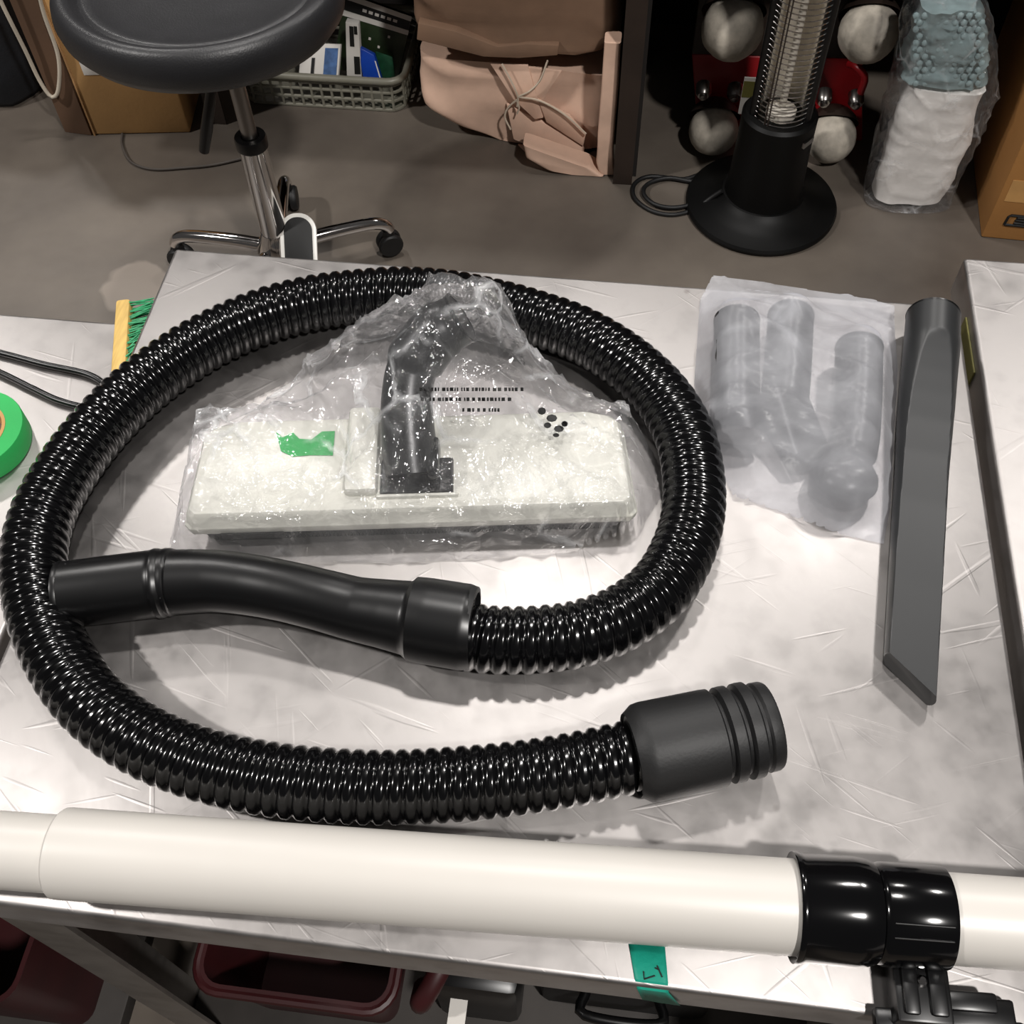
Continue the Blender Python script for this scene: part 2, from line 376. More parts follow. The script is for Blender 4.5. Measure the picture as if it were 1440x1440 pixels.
# end cuff
ca = at(888, 1062, TZ+.0345); cb = at(1083, 1020, TZ+.0345); ax = (cb-ca); LN = ax.length
prof = [(.027, .002), (.0285, 0), (.0335, .007), (.0342, .012), (.0338, .055), (.0335, LN*.60)]
g = LN*.60
for k in range(2):
    prof += [(.0295, g+.002), (.0293, g+.004), (.0332, g+.006), (.0334, g+.0095), (.0332, g+.013)]; g += .013
prof += [(.0296, g+.002), (.0294, g+.004), (.0312, g+.006), (.0310, LN-.002), (.0300, LN), (.0265, LN), (.026, LN-.03)]
MB().lathe(prof, ca, ax, 48).obj('end_cuff', BLACK_MATT, HOSE, angle=35)

# ------------------------------------------------------------------ floor tool
t0 = at(270, 770, TZ); t1 = at(894, 751, TZ); U = (t1-t0); TW = U.length; U.normalize(); V = Vector((-U.y, U.x, 0)); Z = Vector((0, 0, 1))
t0.z = TZ
def tp(u, v, z): return t0+U*u+V*v+Z*z
TOOL = thing('floor_tool', 'white floor head with black swivel neck wrapped in clear plastic', 'vacuum attachment', tp(TW/2, .05, 0))
def tring(z, inset, dv=0):
    a = inset; c = .005
    poly = [(a+c, a*.7), (TW-a-c, a*.7), (TW-a, a*.7+c), (TW-a-.004, .085), (TW-a-.012, .098-a), (TW-.03-a, .103-a), (.03+a, .103-a), (.012+a, .098-a), (a+.004, .085), (a, a*.7+c)]
    return [tp(x, y+dv, z) for x, y in poly]
MB().loft([tring(.016, .004), tring(.018, .001), tring(.026, 0), tring(.028, .002), tring(.037, .004), tring(.041, .007), tring(.043, .014)]).obj('head_shell', TOOL_W, TOOL, bevel=.0006, angle=50)
MB().loft([tring(.003, .010), tring(.016, .008)]).obj('sole_plate', BLACK, TOOL, smooth=False)
b = MB()
for k in range(110):
    u = .02+(TW-.04)*k/109
    b.obox(tp(u, .0085, 0), U, V, Z, (-.0012, .0012), (-.002, .001), (.0004, .008))
tag(b.obj('bristle_strip', BLACK_MATT, TOOL, smooth=False), kind='stuff')
b = MB(); b.obox(tp(.028, -.001, 0), U, V, Z, (.0, .05), (.0, .005), (.013, .019)); b.obj('side_slot', INK, TOOL, smooth=False)
# raised centre of the shell with a recess for the neck
def U_of(px, py, z):
    q = at(px, py, z)-t0; return q.dot(U), q.dot(V)
ua, ub = U_of(533, 690, TZ+.05)[0], U_of(637, 690, TZ+.05)[0]
va = U_of(585, 693, TZ+.046)[1]
b = MB(); b.obox(tp(0, 0, 0), U, V, Z, (ua-.003, ub+.004), (.012, va), (.040, .0465)); b.obj('centre_step', TOOL_W, TOOL, bevel=.002)
b = MB(); b.obox(tp(0, 0, 0), U, V, Z, (ua-.028, ua-.002), (va, .1), (.04, .053)); b.obj('left_rib', TOOL_W, TOOL, bevel=.004)
b = MB(); b.obox(tp(0, 0, 0), U, V, Z, (ua, ub), (va, va+.034), (.038, .047)); b.obj('neck_well', BLACK, TOOL, bevel=.002)
um = (ua+ub)/2
nk = [tp(um-.004, va+.018, .046), tp(um-.006, va+.042, .062), tp(um-.006, va+.066, .08), tp(um+.0, va+.088, .097), tp(um+.018, va+.105, .112), tp(um+.04, va+.112, .124)]
nsp = spline(nk, .004); nn = len(nsp)
nr = [float(np.interp(i/(nn-1), [0, .15, .45, .6, .62, .9, .92, 1], [.021, .022, .0205, .020, .0235, .0235, .021, .021])) for i in range(nn)]
neck = MB().sweep(nsp, nr, 28).obj('swivel_neck', BLACK, TOOL, angle=35)
d = (nsp[-1]-nsp[-4]).normalized()
MB().lathe([(.0215, -.002), (.022, 0), (.019, .0005), (.0185, -.02)], nsp[-1], d, 28, caps=False).obj('neck_rim', BLACK_GLOSS, neck)
b = MB(); b.obox(tp(ub-.016, va+.006, .046), U, V, Z, (-.004, .006), (0, .035), (0, .02)); b.obj('latch', BLACK_GLOSS, TOOL, bevel=.003)

# ------------------------------------------------------------------ membranes: film laid over things
def membrane(poly_px, z0, obstacle, h=.0036, iters=700, wrinkle=None, slack=.00002, pad=.0012, edge=None):
    poly = [at(x, y, z0) for x, y in poly_px]
    xs = [q.x for q in poly]; ys = [q.y for q in poly]
    X = np.arange(min(xs)-h, max(xs)+2*h, h); Y = np.arange(min(ys)-h, max(ys)+2*h, h)
    gx, gy = np.meshgrid(X, Y)
    ins = np.zeros_like(gx, bool); j = len(poly)-1
    for i in range(len(poly)):
        xi, yi, xj, yj = poly[i].x, poly[i].y, poly[j].x, poly[j].y
        c = ((yi > gy) != (yj > gy)) & (gx < (xj-xi)*(gy-yi)/(yj-yi+1e-12)+xi); ins ^= c; j = i
    ob = np.maximum(obstacle(gx, gy)+pad, .0012); base = np.full_like(gx, .0012)
    if edge is not None: base = np.maximum(base, edge(gx, gy))
    z = np.where(ins, ob, base)
    for k in range(iters):
        a = z.copy(); a[1:-1, 1:-1] = .25*(z[:-2, 1:-1]+z[2:, 1:-1]+z[1:-1, :-2]+z[1:-1, 2:])-slack
        z = np.where(ins, np.maximum(a, ob), base)
    if wrinkle is not None:
        z = np.where(ins, np.maximum(z+wrinkle(gx, gy, z), ob), base)
    mb = MB(); idx = -np.ones(gx.shape, int); keep = ins.copy()
    # margin ring
    keep[1:] |= ins[:-1]; keep[:-1] |= ins[1:]; keep[:, 1:] |= ins[:, :-1]; keep[:, :-1] |= ins[:, 1:]
    n = 0; vs = []
    for r_, c_ in zip(*np.nonzero(keep)):
        idx[r_, c_] = n; n += 1; x_, y_ = gx[r_, c_], gy[r_, c_]
        if not ins[r_, c_]:
            best = None
            for i in range(len(poly)):
                a, b_ = poly[i-1], poly[i]; ex, ey = b_.x-a.x, b_.y-a.y
                t = min(1, max(0, ((x_-a.x)*ex+(y_-a.y)*ey)/(ex*ex+ey*ey+1e-12))); qx, qy = a.x+ex*t, a.y+ey*t; dd = (qx-x_)**2+(qy-y_)**2
                if best is None or dd < best[0]: best = (dd, qx, qy)
            x_, y_ = best[1], best[2]
        vs.append((x_, y_, z0+z[r_, c_]))
    fs = []
    R_, C_ = gx.shape
    for r_ in range(R_-1):
        for c_ in range(C_-1):
            q = (idx[r_, c_], idx[r_, c_+1], idx[r_+1, c_+1], idx[r_+1, c_])
            if min(q) >= 0: fs.append(q)
    mb.add(vs, fs); return mb, (gx, gy, z)
def capsule_obst(chains):
    """height of tubes given as lists of (point, radius), above TZ"""
    def f(gx, gy):
        z = np.zeros_like(gx)
        for ch in chains:
            for q, r in ch:
                d2 = (gx-q.x)**2+(gy-q.y)**2
                z = np.maximum(z, np.where(d2 < r*r, q.z-TZ+np.sqrt(np.maximum(0, r*r-d2)), 0))
        return z
    return f
def tool_obst(gx, gy):
    u = (gx-t0.x)*U.x+(gy-t0.y)*U.y; v = (gx-t0.x)*V.x+(gy-t0.y)*V.y
    z = np.where((u > 0) & (u < TW) & (v > -.002) & (v < .105), .0435, 0)
    z = np.where((u > ua-.03) & (u < ub+.006) & (v > .01) & (v < .108), .054, z)
    z = np.where((u > ub-.03) & (u < ub) & (v > va) & (v < va+.05), .068, z)
    ch = [(q, r+.001) for q, r in zip(nsp, nr)]
    q = nsp[-1]; d_ = (nsp[-1]-nsp[-4]).normalized()
    ch += [(q+d_*.006*k, .021) for k in range(4)]+[(q+Vector((-.012, .006, .012)), .020)]
    return np.maximum(z, capsule_obst([ch])(gx, gy))
peak = nsp[-1]
# the hose behind the tool also carries the bag
hose_ch = [(q, HR) for q in path[::5]]
def bag_obst(gx, gy):
    z = tool_obst(gx, gy)
    # pleats pulled tight from the neck tip down to the table
    pk = peak+Vector((-.014, .006, .030))
    for e_ in (at(415, 520, TZ+.004), at(470, 492, TZ+.004), at(735, 512, TZ+.004)):
        z = np.maximum(z, capsule_obst([[(pk.lerp(e_, (k/60)), .004) for k in range(61)]])(gx, gy))
    return z
def nz(x, y, s=0):
    out = np.empty_like(x); fx, fy, fo = x.ravel(), y.ravel(), out.ravel()
    for i in range(fx.size): fo[i] = noise.noise((fx[i], fy[i], s))
    return fo.reshape(x.shape)
def bag_wr(gx, gy, z):
    dx, dy = gx-peak.x, gy-peak.y; r = np.hypot(dx, dy); th = np.arctan2(dy, dx)
    w1 = (1-np.abs(nz(th*4.5, r*5, 1.3)))**6*.010*np.clip(z/.03, .2, 1.2)*np.clip(r/.05, 0, 1)
    w2 = (1-np.abs(nz(gx*32+gy*20, gy*13-gx*6, 4.1)))**6*.008
    w3 = nz(gx*70, gy*70, 8)*.0012
    return w1+w2+w3-.005
bag_poly = [(238, 772), (300, 790), (420, 792), (560, 793), (700, 785), (800, 776), (900, 745), (930, 700), (924, 650), (890, 590), (840, 560), (790, 540), (745, 522),
            (725, 505), (700, 488), (650, 474), (580, 470), (520, 478), (465, 500), (420, 535), (360, 575), (290, 608), (255, 690)]
bmesh_, _g = membrane(bag_poly, TZ, bag_obst, .0032, 900, bag_wr)
BAG = bmesh_.obj('plastic_bag', FILM, angle=0)
tag(BAG, 'clear crinkled plastic bag draped over the white floor head', 'bag')
# green sticker and printing that lie on the bag and shell
def film_z(x, y):
    gx, gy, z = _g; i = np.clip(np.searchsorted(gy[:, 0], y), 1, gy.shape[0]-1); j = np.clip(np.searchsorted(gx[0], x), 1, gx.shape[1]-1)
    return TZ+max(z[i, j], z[i-1, j], z[i, j-1], z[i-1, j-1])
def on_film(poly, name, m, parent, zoff=.0006, guess=.05, n=6):
    """thin patch given by four pixel corners (TL,TR,BR,BL) laid on the bag"""
    vs = []; 
    for i in range(n+1):
        for j in range(n+1):
            s, t = j/n, i/n
            x = (poly[0][0]*(1-s)+poly[1][0]*s)*(1-t)+(poly[3][0]*(1-s)+poly[2][0]*s)*t
            y = (poly[0][1]*(1-s)+poly[1][1]*s)*(1-t)+(poly[3][1]*(1-s)+poly[2][1]*s)*t
            z = TZ+guess
            for _ in range(4):
                q = at(x, y, z); z = film_z(q.x, q.y)+zoff
            vs.append(at(x, y, z))
    fs = [(i*(n+1)+j, i*(n+1)+j+1, (i+1)*(n+1)+j+1, (i+1)*(n+1)+j) for i in range(n) for j in range(n)]
    return MB().add(vs, fs).obj(name, m, parent)
b = MB(); q0 = at(388, 607, TZ+.044)-t0; q1 = at(468, 640, TZ+.044)-t0
x0, x1, y0, y1 = q0.dot(U), q1.dot(U), q1.dot(V), q0.dot(V)
jag = [(x0, y1), (x0+.006, y1-.006), (x0+.014, y1-.001), (x0+.02, y1-.008), (x0+.03, y1-.009), (x0+.038, y1-.001), (x1, y1-.001), (x1, y0), (x0+.03, y0+.001), (x0+.016, y0), (x0+.006, y0+.006)]
b.loft([[tp(x, y, .0433) for x, y in jag], [tp(x, y, .0438) for x, y in jag]])
tag(b.obj('green_sticker', GREEN_T, TOOL, smooth=False), 'torn green tape on the white shell')
for k, (xa, xb, yy) in enumerate(((590, 735, 548), (592, 720, 562), (650, 700, 577))):
    b = MB(); x = xa
    while x < xb:
        wd = random.choice((2, 3, 4, 5)); 
        q = []
        z = .06
        for (ax_, ay_) in ((x, yy-3), (x+wd, yy-3), (x+wd, yy+2), (x, yy+2)):
            zz = TZ+z
            for _ in range(5):
                p_ = at(ax_, ay_, zz); zz = film_z(p_.x, p_.y)+.0012
            q.append(at(ax_, ay_, zz))
        b.add(q, [(0, 1, 2, 3)]); x += wd+random.choice((1.5, 1.5, 2, 4))
    b.obj('warning_print', INK, BAG, smooth=False)
b = MB()
for (cx, cy, w_, h_) in ((762, 578, 10, 9), (776, 588, 13, 9), (770, 598, 9, 7), (786, 603, 12, 8), (794, 596, 8, 7), (782, 612, 8, 5)):
    q = []
    for k in range(8):
        a = k*math.pi/4; zz = TZ+.04
        for _ in range(5):
            p_ = at(cx+w_*.6*math.cos(a), cy+h_*.6*math.sin(a), zz); zz = film_z(p_.x, p_.y)+.0012
        q.append(at(cx+w_*.6*math.cos(a), cy+h_*.6*math.sin(a), zz))
    b.add(q, [tuple(range(8))])
b.obj('printed_mark', INK, BAG, smooth=False)

# ------------------------------------------------------------------ attachments in the frosted bag
tubes = []
def tube_part(parent, px, r=.0205, name='tube_socket', z=None):
    z = TZ+(z or r+.002)
    P = [at(x, y, z) for x, y in px]; s = spline(P, .004)
    tubes.append([(q, r) for q in s])
    d = (s[0]-s[1]).normalized()
    o = MB().sweep(s, [r*1.0]*len(s), 28).obj(name, BLACK, parent, angle=35)
    MB().lathe([(r*1.02, -.002), (r*1.02, .001), (r*.86, .001), (r*.84, -.02)], s[0], d, 28, caps=False).obj('socket_rim', BLACK, o)
    return s
A1 = thing('upholstery_nozzle', 'dark flat mouthed nozzle, leftmost in the frosted plastic bag', 'vacuum attachment', at(1025, 540, TZ))
s = tube_part(A1, [(1036, 452), (1035, 520), (1035, 590)])
b = MB(); rings = []
q0 = at(1035, 585, TZ+.022); q1 = at(1041, 613, TZ+.016)
for t in np.linspace(0, 1, 7):
    q = q0.lerp(q1, t); ww = .0205+(.0215-.0205)*t; hh = .0205+(.013-.0205)*t
    rings.append([q+Vector((ww*math.cos(a), 0, hh*math.sin(a))) for a in np.linspace(0, 2*math.pi, 24, endpoint=False)])
b.loft(rings).obj('flat_mouth', BLACK, A1, angle=40)
tubes.append([(q0.lerp(q1, t)+Vector((dx, 0, -.006)), .012+.004*(1-t)) for t in np.linspace(0, 1, 8) for dx in (-.016, 0, .016)])
A2 = thing('wedge_nozzle', 'dark slant cut nozzle, middle one in the frosted plastic bag', 'vacuum attachment', at(1112, 540, TZ))
s = tube_part(A2, [(1112, 445), (1108, 510), (1103, 565)])
rings = []; q0 = at(1103, 562, TZ+.0225); q1 = at(1140, 640, TZ+.014)
for t in np.linspace(0, 1, 8):
    q = q0.lerp(q1, t); ww = .0205-.004*t; hh = .0205-.011*t
    rings.append([q+Vector((ww*math.cos(a), .006*t*math.cos(a), hh*math.sin(a))) for a in np.linspace(0, 2*math.pi, 24, endpoint=False)])
MB().loft(rings).obj('slant_mouth', BLACK, A2, angle=40)
tubes.append([(q0.lerp(q1, t), .0205-.009*t) for t in np.linspace(0, 1, 10)])
A3 = thing('dusting_brush', 'dark round dusting brush, rightmost in the frosted plastic bag', 'vacuum attachment', at(1205, 570, TZ))
s = tube_part(A3, [(1208, 490), (1206, 550), (1202, 610), (1197, 640)])
c = at(1188, 668, TZ+.017)
MB().lathe([(.012, .012), (.021, .009), (.027, 0), (.028, -.006), (.026, -.008)], c, (0, .25, 1), 36).obj('brush_head', BLACK, A3, angle=40)
b = MB()
for k in range(70):
    a = k*2*math.pi/70
    for rr_ in (.018, .024):
        q = c+Vector((rr_*math.cos(a), rr_*math.sin(a), -.0075)); b.box((q.x-.0008, q.y-.0008, TZ+.0006), (q.x+.0008, q.y+.0008, q.z+.002))
tag(b.obj('bristle_ring', BLACK_MATT, A3, smooth=False), kind='stuff')
tubes.append([(c+Vector((0, 0, -.004)), .0295)])
fpoly = [(984, 425), (1000, 398), (1060, 405), (1150, 418), (1225, 428), (1256, 436), (1262, 520), (1256, 620), (1252, 710), (1242, 766), (1180, 752), (1100, 722), (1030, 698), (1006, 650), (986, 605), (976, 540)]
def fr_wr(gx, gy, z):
    return (1-np.abs(nz(gx*16+gy*5, gy*24, 2.2)))**4*.004+(1-np.abs(nz(gx*9, gy*40+gx*20, 7.7)))**6*.003+nz(gx*60, gy*60, 3)*.0007-.002
def fr_edge(gx, gy):
    return np.clip((gy-.60)*.25, 0, .012)
mb_, _ = membrane(fpoly, TZ, capsule_obst(tubes), .0034, 260, fr_wr, .00004, .0012, fr_edge)
tag(mb_.obj('frosted_bag', FROST, angle=0), 'milky translucent plastic bag holding three dark nozzles', 'bag')

# ------------------------------------------------------------------ crevice tool
ca = at(1312, 447, TZ+.0235); cb = at(1279, 972, TZ+.012)
CT = thing('crevice_tool', 'long dark grey crevice tool with slanted tip at bench edge', 'vacuum attachment', ca.lerp(cb, .5))
cb = cb+(cb-ca)*.012
ax = Vector((cb.x-ca.x, cb.y-ca.y, 0)); LN = ax.length; ax.normalize(); sd = Vector((-ax.y, ax.x, 0))
if sd.x < 0: sd = -sd
rings = []; NT = 90; NA = 128
for i in range(NT+1):
    t = i/NT; s_ = t*LN
    R = float(np.interp(t, [0, .10, .28, .45, 1], [.0235, .0238, .0232, .0212, .0188]))
    zc = TZ+float(np.interp(t, [0, .105, .2, .3, .5, 1], [.0238, .0238, .0185, .0150, .0122, .0107]))
    T_ = float(np.interp(t, [0, .105, .11, .15, .2, .26, .33, .42, .55, .75, 1], [.0476, .0476, .0456, .0412, .0368, .0326, .0288, .0256, .0228, .0205, .0185]))
    top = TZ+T_-zc; bot = zc-TZ-.0004
    q = ca+ax*s_
    ring = []
    for k in range(NA):
        a = 2*math.pi*k/NA; x, y = R*math.cos(a), R*math.sin(a)
        y = max(-bot, min(top, y))
        sh = 0
        if t > .86: sh = -max(0, (t-.86)/.14)*(x/R+1)*.5*0
        # slanted tip: left edge ends sooner than the right edge
        cut = LN-.030*(1-(x/R+1)*.5)
        ss = min(s_, cut)
        p_ = ca+ax*ss+sd*x; ring.append(Vector((p_.x, p_.y, zc+y)))
    rings.append(ring)
body = MB().loft(rings).obj('flat_body', CREV_M, CT, angle=28)
MB().lathe([(.0237, -.0005), (.0238, .0012), (.0205, .0012), (.020, -.03)], Vector((ca.x, ca.y, TZ+.0238)), -ax, 40, caps=False).obj('socket_rim', BLACK, CT)

# ------------------------------------------------------------------ white wand
wa = at(84, 1199, TZ+.030); wb = at(1127, 1276, TZ+.0345); wd = (wb-wa).normalized(); WL = (wb-wa).length
WAND = thing('extension_wand', 'long white plastic wand tube with black locking collar along bench front', 'vacuum wand', wa.lerp(wb, .5))
def wq(s): return wa+wd*s
MB().lathe([(.0255, -.001), (.0278, 0), (.0290, .0015), (.0292, .004), (.0292, WL+.004)], wa, wd, 64).obj('outer_tube', WAND_M, WAND, angle=30)
MB().lathe([(.0250, -.32), (.0250, .01)], wa-Vector((0, 0, .0035)), wd, 56).obj('inner_tube', WAND_M, WAND, angle=30)
s1 = WL+.0985
MB().lathe([(.0276, WL+.02), (.0276, WL+.42)], wa, wd, 64).obj('far_tube', WAND_M, WAND, angle=30)
s0 = WL-.006
col = MB().lathe([(.0292, s0+.001), (.0335, s0), (.0340, s0+.0015), (.0338, s0+.004), (.0328, s0+.006), (.0332, s0+.036), (.0325, s0+.044), (.0305, s0+.050), (.029, s0+.0505)], wa, wd, 64).obj('locking_collar', BLACK_GLOSS, WAND, angle=30)
sl = MB().lathe([(.0285, s0+.050), (.0298, s0+.051), (.0312, s0+.054), (.0312, s0+.091), (.0306, s0+.0935), (.0278, s0+.094)], wa, wd, 64).obj('collar_sleeve', BLACK_GLOSS, WAND, angle=30)
# ridges and clip on the collar
side = Vector((wd.y, -wd.x, 0)).normalized()    # towards the viewer
def wl(s, a, z): return wa+wd*s+side*a+Vector((0, 0, z))
for ang in (50, 66):
    a = math.radians(ang); b = MB(); b.sweep([wa+wd*(s0+.055)+side*math.cos(a)*.0312+Z*math.sin(a)*.0312, wa+wd*(s0+.090)+side*math.cos(a)*.0312+Z*math.sin(a)*.0312], .0008, 8); b.obj('grip_ridge', BLACK_GLOSS, sl)
b = MB(); b.obox(wl(s0+.062, .024, -.031), wd, side, Z, (0, .034), (0, .036), (0, .020))
b.obox(wl(s0+.066, .026, -.012), wd, side, Z, (0, .010), (0, .030), (0, .004)); b.obox(wl(s0+.082, .026, -.012), wd, side, Z, (0, .011), (0, .030), (0, .004))
b.obj('clip_lug', BLACK, WAND, bevel=.002)
MB().lathe([(.0030, 0), (.0030, .003), (.0018, .0042)], wl(s0+.0785, .036, -.0112), (0, 0, 1), 16).obj('hinge_pin', CHROME, WAND)
b = MB(); b.obox(wl(s0+.094, .040, -.0335), wd, side, Z, (0, .044), (0, .018), (0, .010)); b.obox(wl(s0+.094, .038, -.0235), wd, side, Z, (0, .032), (0, .012), (0, .006))
b.obox(wl(s0+.052, .050, -.0335), wd, side, Z, (0, .046), (0, .012), (0, .009)); b.obox(wl(s0+.126, .052, -.0335), wd, side, Z, (0, .018), (0, .012), (0, .007))
b.obj('locking_lever', BLACK, WAND, bevel=.0022)

# ------------------------------------------------------------------ tape strip on the front edge
ta, tb = at(884, 1325, TZ+.0008), at(935, 1330, TZ+.0008)
rows = [(ta, tb)]
e0, e1 = at(893, 1372, TZ+.0008), at(940, 1372, TZ+.0008)
yf = -.0006
k0 = Vector((e0.x+.002, yf, TZ-.004)); k1 = Vector((e1.x+.001, yf, TZ-.004))
l0 = Vector((e0.x+.008, yf-.0006, TZ-.034)); l1 = Vector((e1.x+.012, yf-.001, TZ-.036))
m0, m1 = Vector((e0.x, .004, TZ+.0006)), Vector((e1.x, .004, TZ+.0006))
b = MB(); R_ = [(ta, tb), (m0, m1), (k0, k1), (l0, l1)]; vs = []
for a_, c_ in R_:
    for k in range(7): vs.append(a_.lerp(c_, k/6)+Vector((0, 0, random.uniform(-.0015, .0015) if (a_ is l0) else 0)))
b.add(vs, [(i*7+k, i*7+k+1, (i+1)*7+k+1, (i+1)*7+k) for i in range(3) for k in range(6)])
TAPE = b.obj('tape_strip', TEAL_T)
mo = TAPE.modifiers.new('thickness', 'SOLIDIFY'); mo.thickness = .0003; mo.offset = 1
tag(TAPE, 'short teal tape strip with a pen mark stuck over bench front edge', 'tape')
b = MB()
def ink(px): b.sweep([at(x, y, TZ+.0014) for x, y in px], .0005, 6)
ink([(905, 1366), (906, 1377), (921, 1372)])
ink([(924, 1358), (931, 1374)]); ink([(921, 1361), (927, 1364)])
b.obj('pen_mark', INK, TAPE, smooth=False)

# ------------------------------------------------------------------ left bench things
c = at(-35, 616, LB_Z+.012)
TR = thing('tape_roll', 'green masking tape roll lying on the left steel bench', 'tape', (c.x, c.y, LB_Z))
MB().lathe([(.031, .001), (.0465, .001), (.047, .002), (.047, .023), (.0465, .024), (.031, .024), (.031, .001)], (c.x, c.y, LB_Z), (0, 0, 1), 56, caps=False).obj('wound_tape', GREEN_T, TR)
b = MB().lathe([(.0285, .0005), (.0315, .0005), (.0315, .0245), (.0285, .0245), (.0285, .0005)], (c.x, c.y, LB_Z), (0, 0, 1), 48, caps=False); b.obj('card_core', CARD, TR)
# cable loop
b = MB(); b.sweep(spline([at(-90, 476, LB_Z+.004), at(0, 496, LB_Z+.004), at(60, 512, LB_Z+.004), at(125, 527, LB_Z+.004), at(150, 548, LB_Z+.004), at(130, 572, LB_Z+.004), at(85, 564, LB_Z+.004), at(45, 546, LB_Z+.004), at(0, 524, LB_Z+.004), at(-90, 485, LB_Z+.004)], .006), .0032, 10)
tag(b.obj('cable', BLACK), 'thin black cable loop running under the hose on left bench', 'cable')
# brush in the gap between benches
ba = at(171, 420, LB_Z+.03); bb = at(164, 520, LB_Z+.03)
d = Vector((bb.x-ba.x, bb.y-ba.y, 0)); BL = d.length; d.normalize(); n_ = Vector((-d.y, d.x, 0))
if n_.x < 0: n_ = -n_
BR = thing('hand_brush', 'wooden hand brush with green bristles lying between the two benches', 'brush', (ba.x, ba.y, LB_Z))
o_ = Vector((ba.x, ba.y, LB_Z))
b = MB(); b.obox(o_, d, n_, Z, (0, .2), (-.006, .008), (.001, .030)); b.obj('wooden_block', WOOD, BR, bevel=.003)
b = MB()
for i in range(22):
    for j in range(4):
        s_ = .006+.0088*i; zz = .004+.0075*j
        tip = o_+d*(s_-.003)+n_*.030+Z*zz; tip.x = min(tip.x, -.006)
        for k in range(5):
            b.sweep([o_+d*s_+n_*.006+Z*zz+Vector((0, random.uniform(-.002, .002), random.uniform(-.002, .002))), tip+d*random.uniform(-.004, .004)+Z*random.uniform(-.003, .003)], [.0009, .0006], 5)
tag(b.obj('bristles', BRISTLE, BR, smooth=False), kind='stuff')

# ------------------------------------------------------------------ stool
sc = Vector((-.250, 1.452, 0))
ST = thing('work_stool', 'black padded swivel stool with chrome column and star base', 'stool', sc)
seat_c = Vector((-.285, 1.475, .60))
prof = [(0, .020), (.08, .021), (.14, .024), (.170, .030), (.183, .034), (.188, .033), (.192, .030), (.196, .033), (.203, .040), (.212, .0455), (.222, .046), (.231, .040), (.237, .028), (.240, .010), (.236, -.010), (.222, -.028), (.19, -.04), (.1, -.044), (0, -.045)]
b = MB().lathe(prof, (0, 0, 0), (0, 0, 1), 72, caps=False)
b.v = [(seat_c.x+x, seat_c.y+y*(.92), seat_c.z+z+.05*max(0, (y-.05)/.19)**2*.5) for x, y, z in b.v]
b.obj('seat', LEATHER, ST, angle=60)
b = MB().lathe([(.09, 0), (.1, -.006), (.1, -.014), (.03, -.024)], seat_c-Vector((0, 0, .044)), (0, 0, 1), 32); b.obj('seat_plate', BLACK_MATT, ST)
MB().lathe([(.0145, .30), (.0145, .56)], sc, (0, 0, 1), 28).obj('gas_rod', GREY_METAL, ST)
colm = MB().lathe([(.026, .085), (.0262, .12), (.0262, .34), (.0285, .343), (.0285, .35)], sc, (0, 0, 1), 36).obj('column', CHROME, ST)
MB().lathe([(.0275, .337), (.0295, .339), (.0295, .357), (.028, .361), (.017, .361), (.016, .351)], sc, (0, 0, 1), 36).obj('column_cap', BLACK, ST)
lv = [(seat_c.x-.005, 1.38, .56), (seat_c.x-.012, 1.33, .548), (seat_c.x-.012, 1.31, .50), (seat_c.x-.012, 1.31, .40)]
la = at(297, 128, .52); lb = at(287, 212, .40)
MB().sweep([seat_c+Vector((.02, .0, -.056)), la+Vector((0, .03, .0)), la, la.lerp(lb, .35), la.lerp(lb, .65), lb], [.006, .007, .0085, .0095, .0105, .009], 14).obj('height_lever', BLACK, ST)
MB().lathe([(.040, .06), (.045, .075), (.043, .1), (.032, .125), (.027, .14)], sc, (0, 0, 1), 36).obj('base_hub', CHROME, ST)
def stool_leg(ang, parent):
    d_ = Vector((math.cos(ang), math.sin(ang), 0))
    pts = spline([sc+d_*.03+Z*.095, sc+d_*.10+Z*.097, sc+d_*.19+Z*.092, sc+d_*.222+Z*.08, sc+d_*.232+Z*.064], .01)
    lg = MB().sweep(pts, [float(np.interp(i/(len(pts)-1), [0, .6, 1], [.015, .0135, .012])) for i in range(len(pts))], 18).obj('leg', CHROME, parent)
    cp = sc+d_*.228+Z*.030; t_ = Vector((-d_.y, d_.x, 0))
    b = MB()
    for s_ in (-1, 1):
        b.lathe([(.006, 0), (.024, .001), (.0265, .005), (.0265, .011), (.024, .015), (.006, .016)], cp+t_*(s_*.010-.008), t_, 26)
    b.lathe([(.011, -.01), (.013, .02), (.011, .034)], cp, (0, 0, 1), 16)
    # hood over the twin wheels
    for i in range(8):
        pass
    b.obj('caster', BLACK_MATT, lg, angle=35)
    return lg
for a_ in (28, 101, 175, 246): stool_leg(math.radians(a_), ST)
leg5 = stool_leg(math.radians(318), ST)
# treaded foot pad on the leg that points to the bench
pc = at(420, 345, .13); 
fwd = Vector((RT[0], RT[1], 0)).normalized(); upv = Vector((-fwd.y*.72, fwd.x*.72, .69)).normalized(); nrm = fwd.cross(upv)
def pad(wd_, ht, r):
    o = []
    for cx, cy, a0 in ((wd_-r, ht-r, 0), (-wd_+r, ht-r, 90), (-wd_+r, -ht+r, 180), (wd_-r, -ht+r, 270)):
        for k in range(9):
            a = math.radians(a0+k*11.25); o.append((cx+r*math.cos(a), cy+r*math.sin(a)))
    return o
def padmesh(poly, z0, z1): return MB().loft([[pc+fwd*x+upv*y+nrm*z for x, y in poly] for z in (z0, z1)])
padmesh(pad(.036, .062, .034), -.008, .0).obj('pad_rim', WHITE_P, ST, bevel=.001)
padmesh(pad(.028, .054, .026), .0002, .0028).obj('tread_pad', INK, ST, bevel=.001)

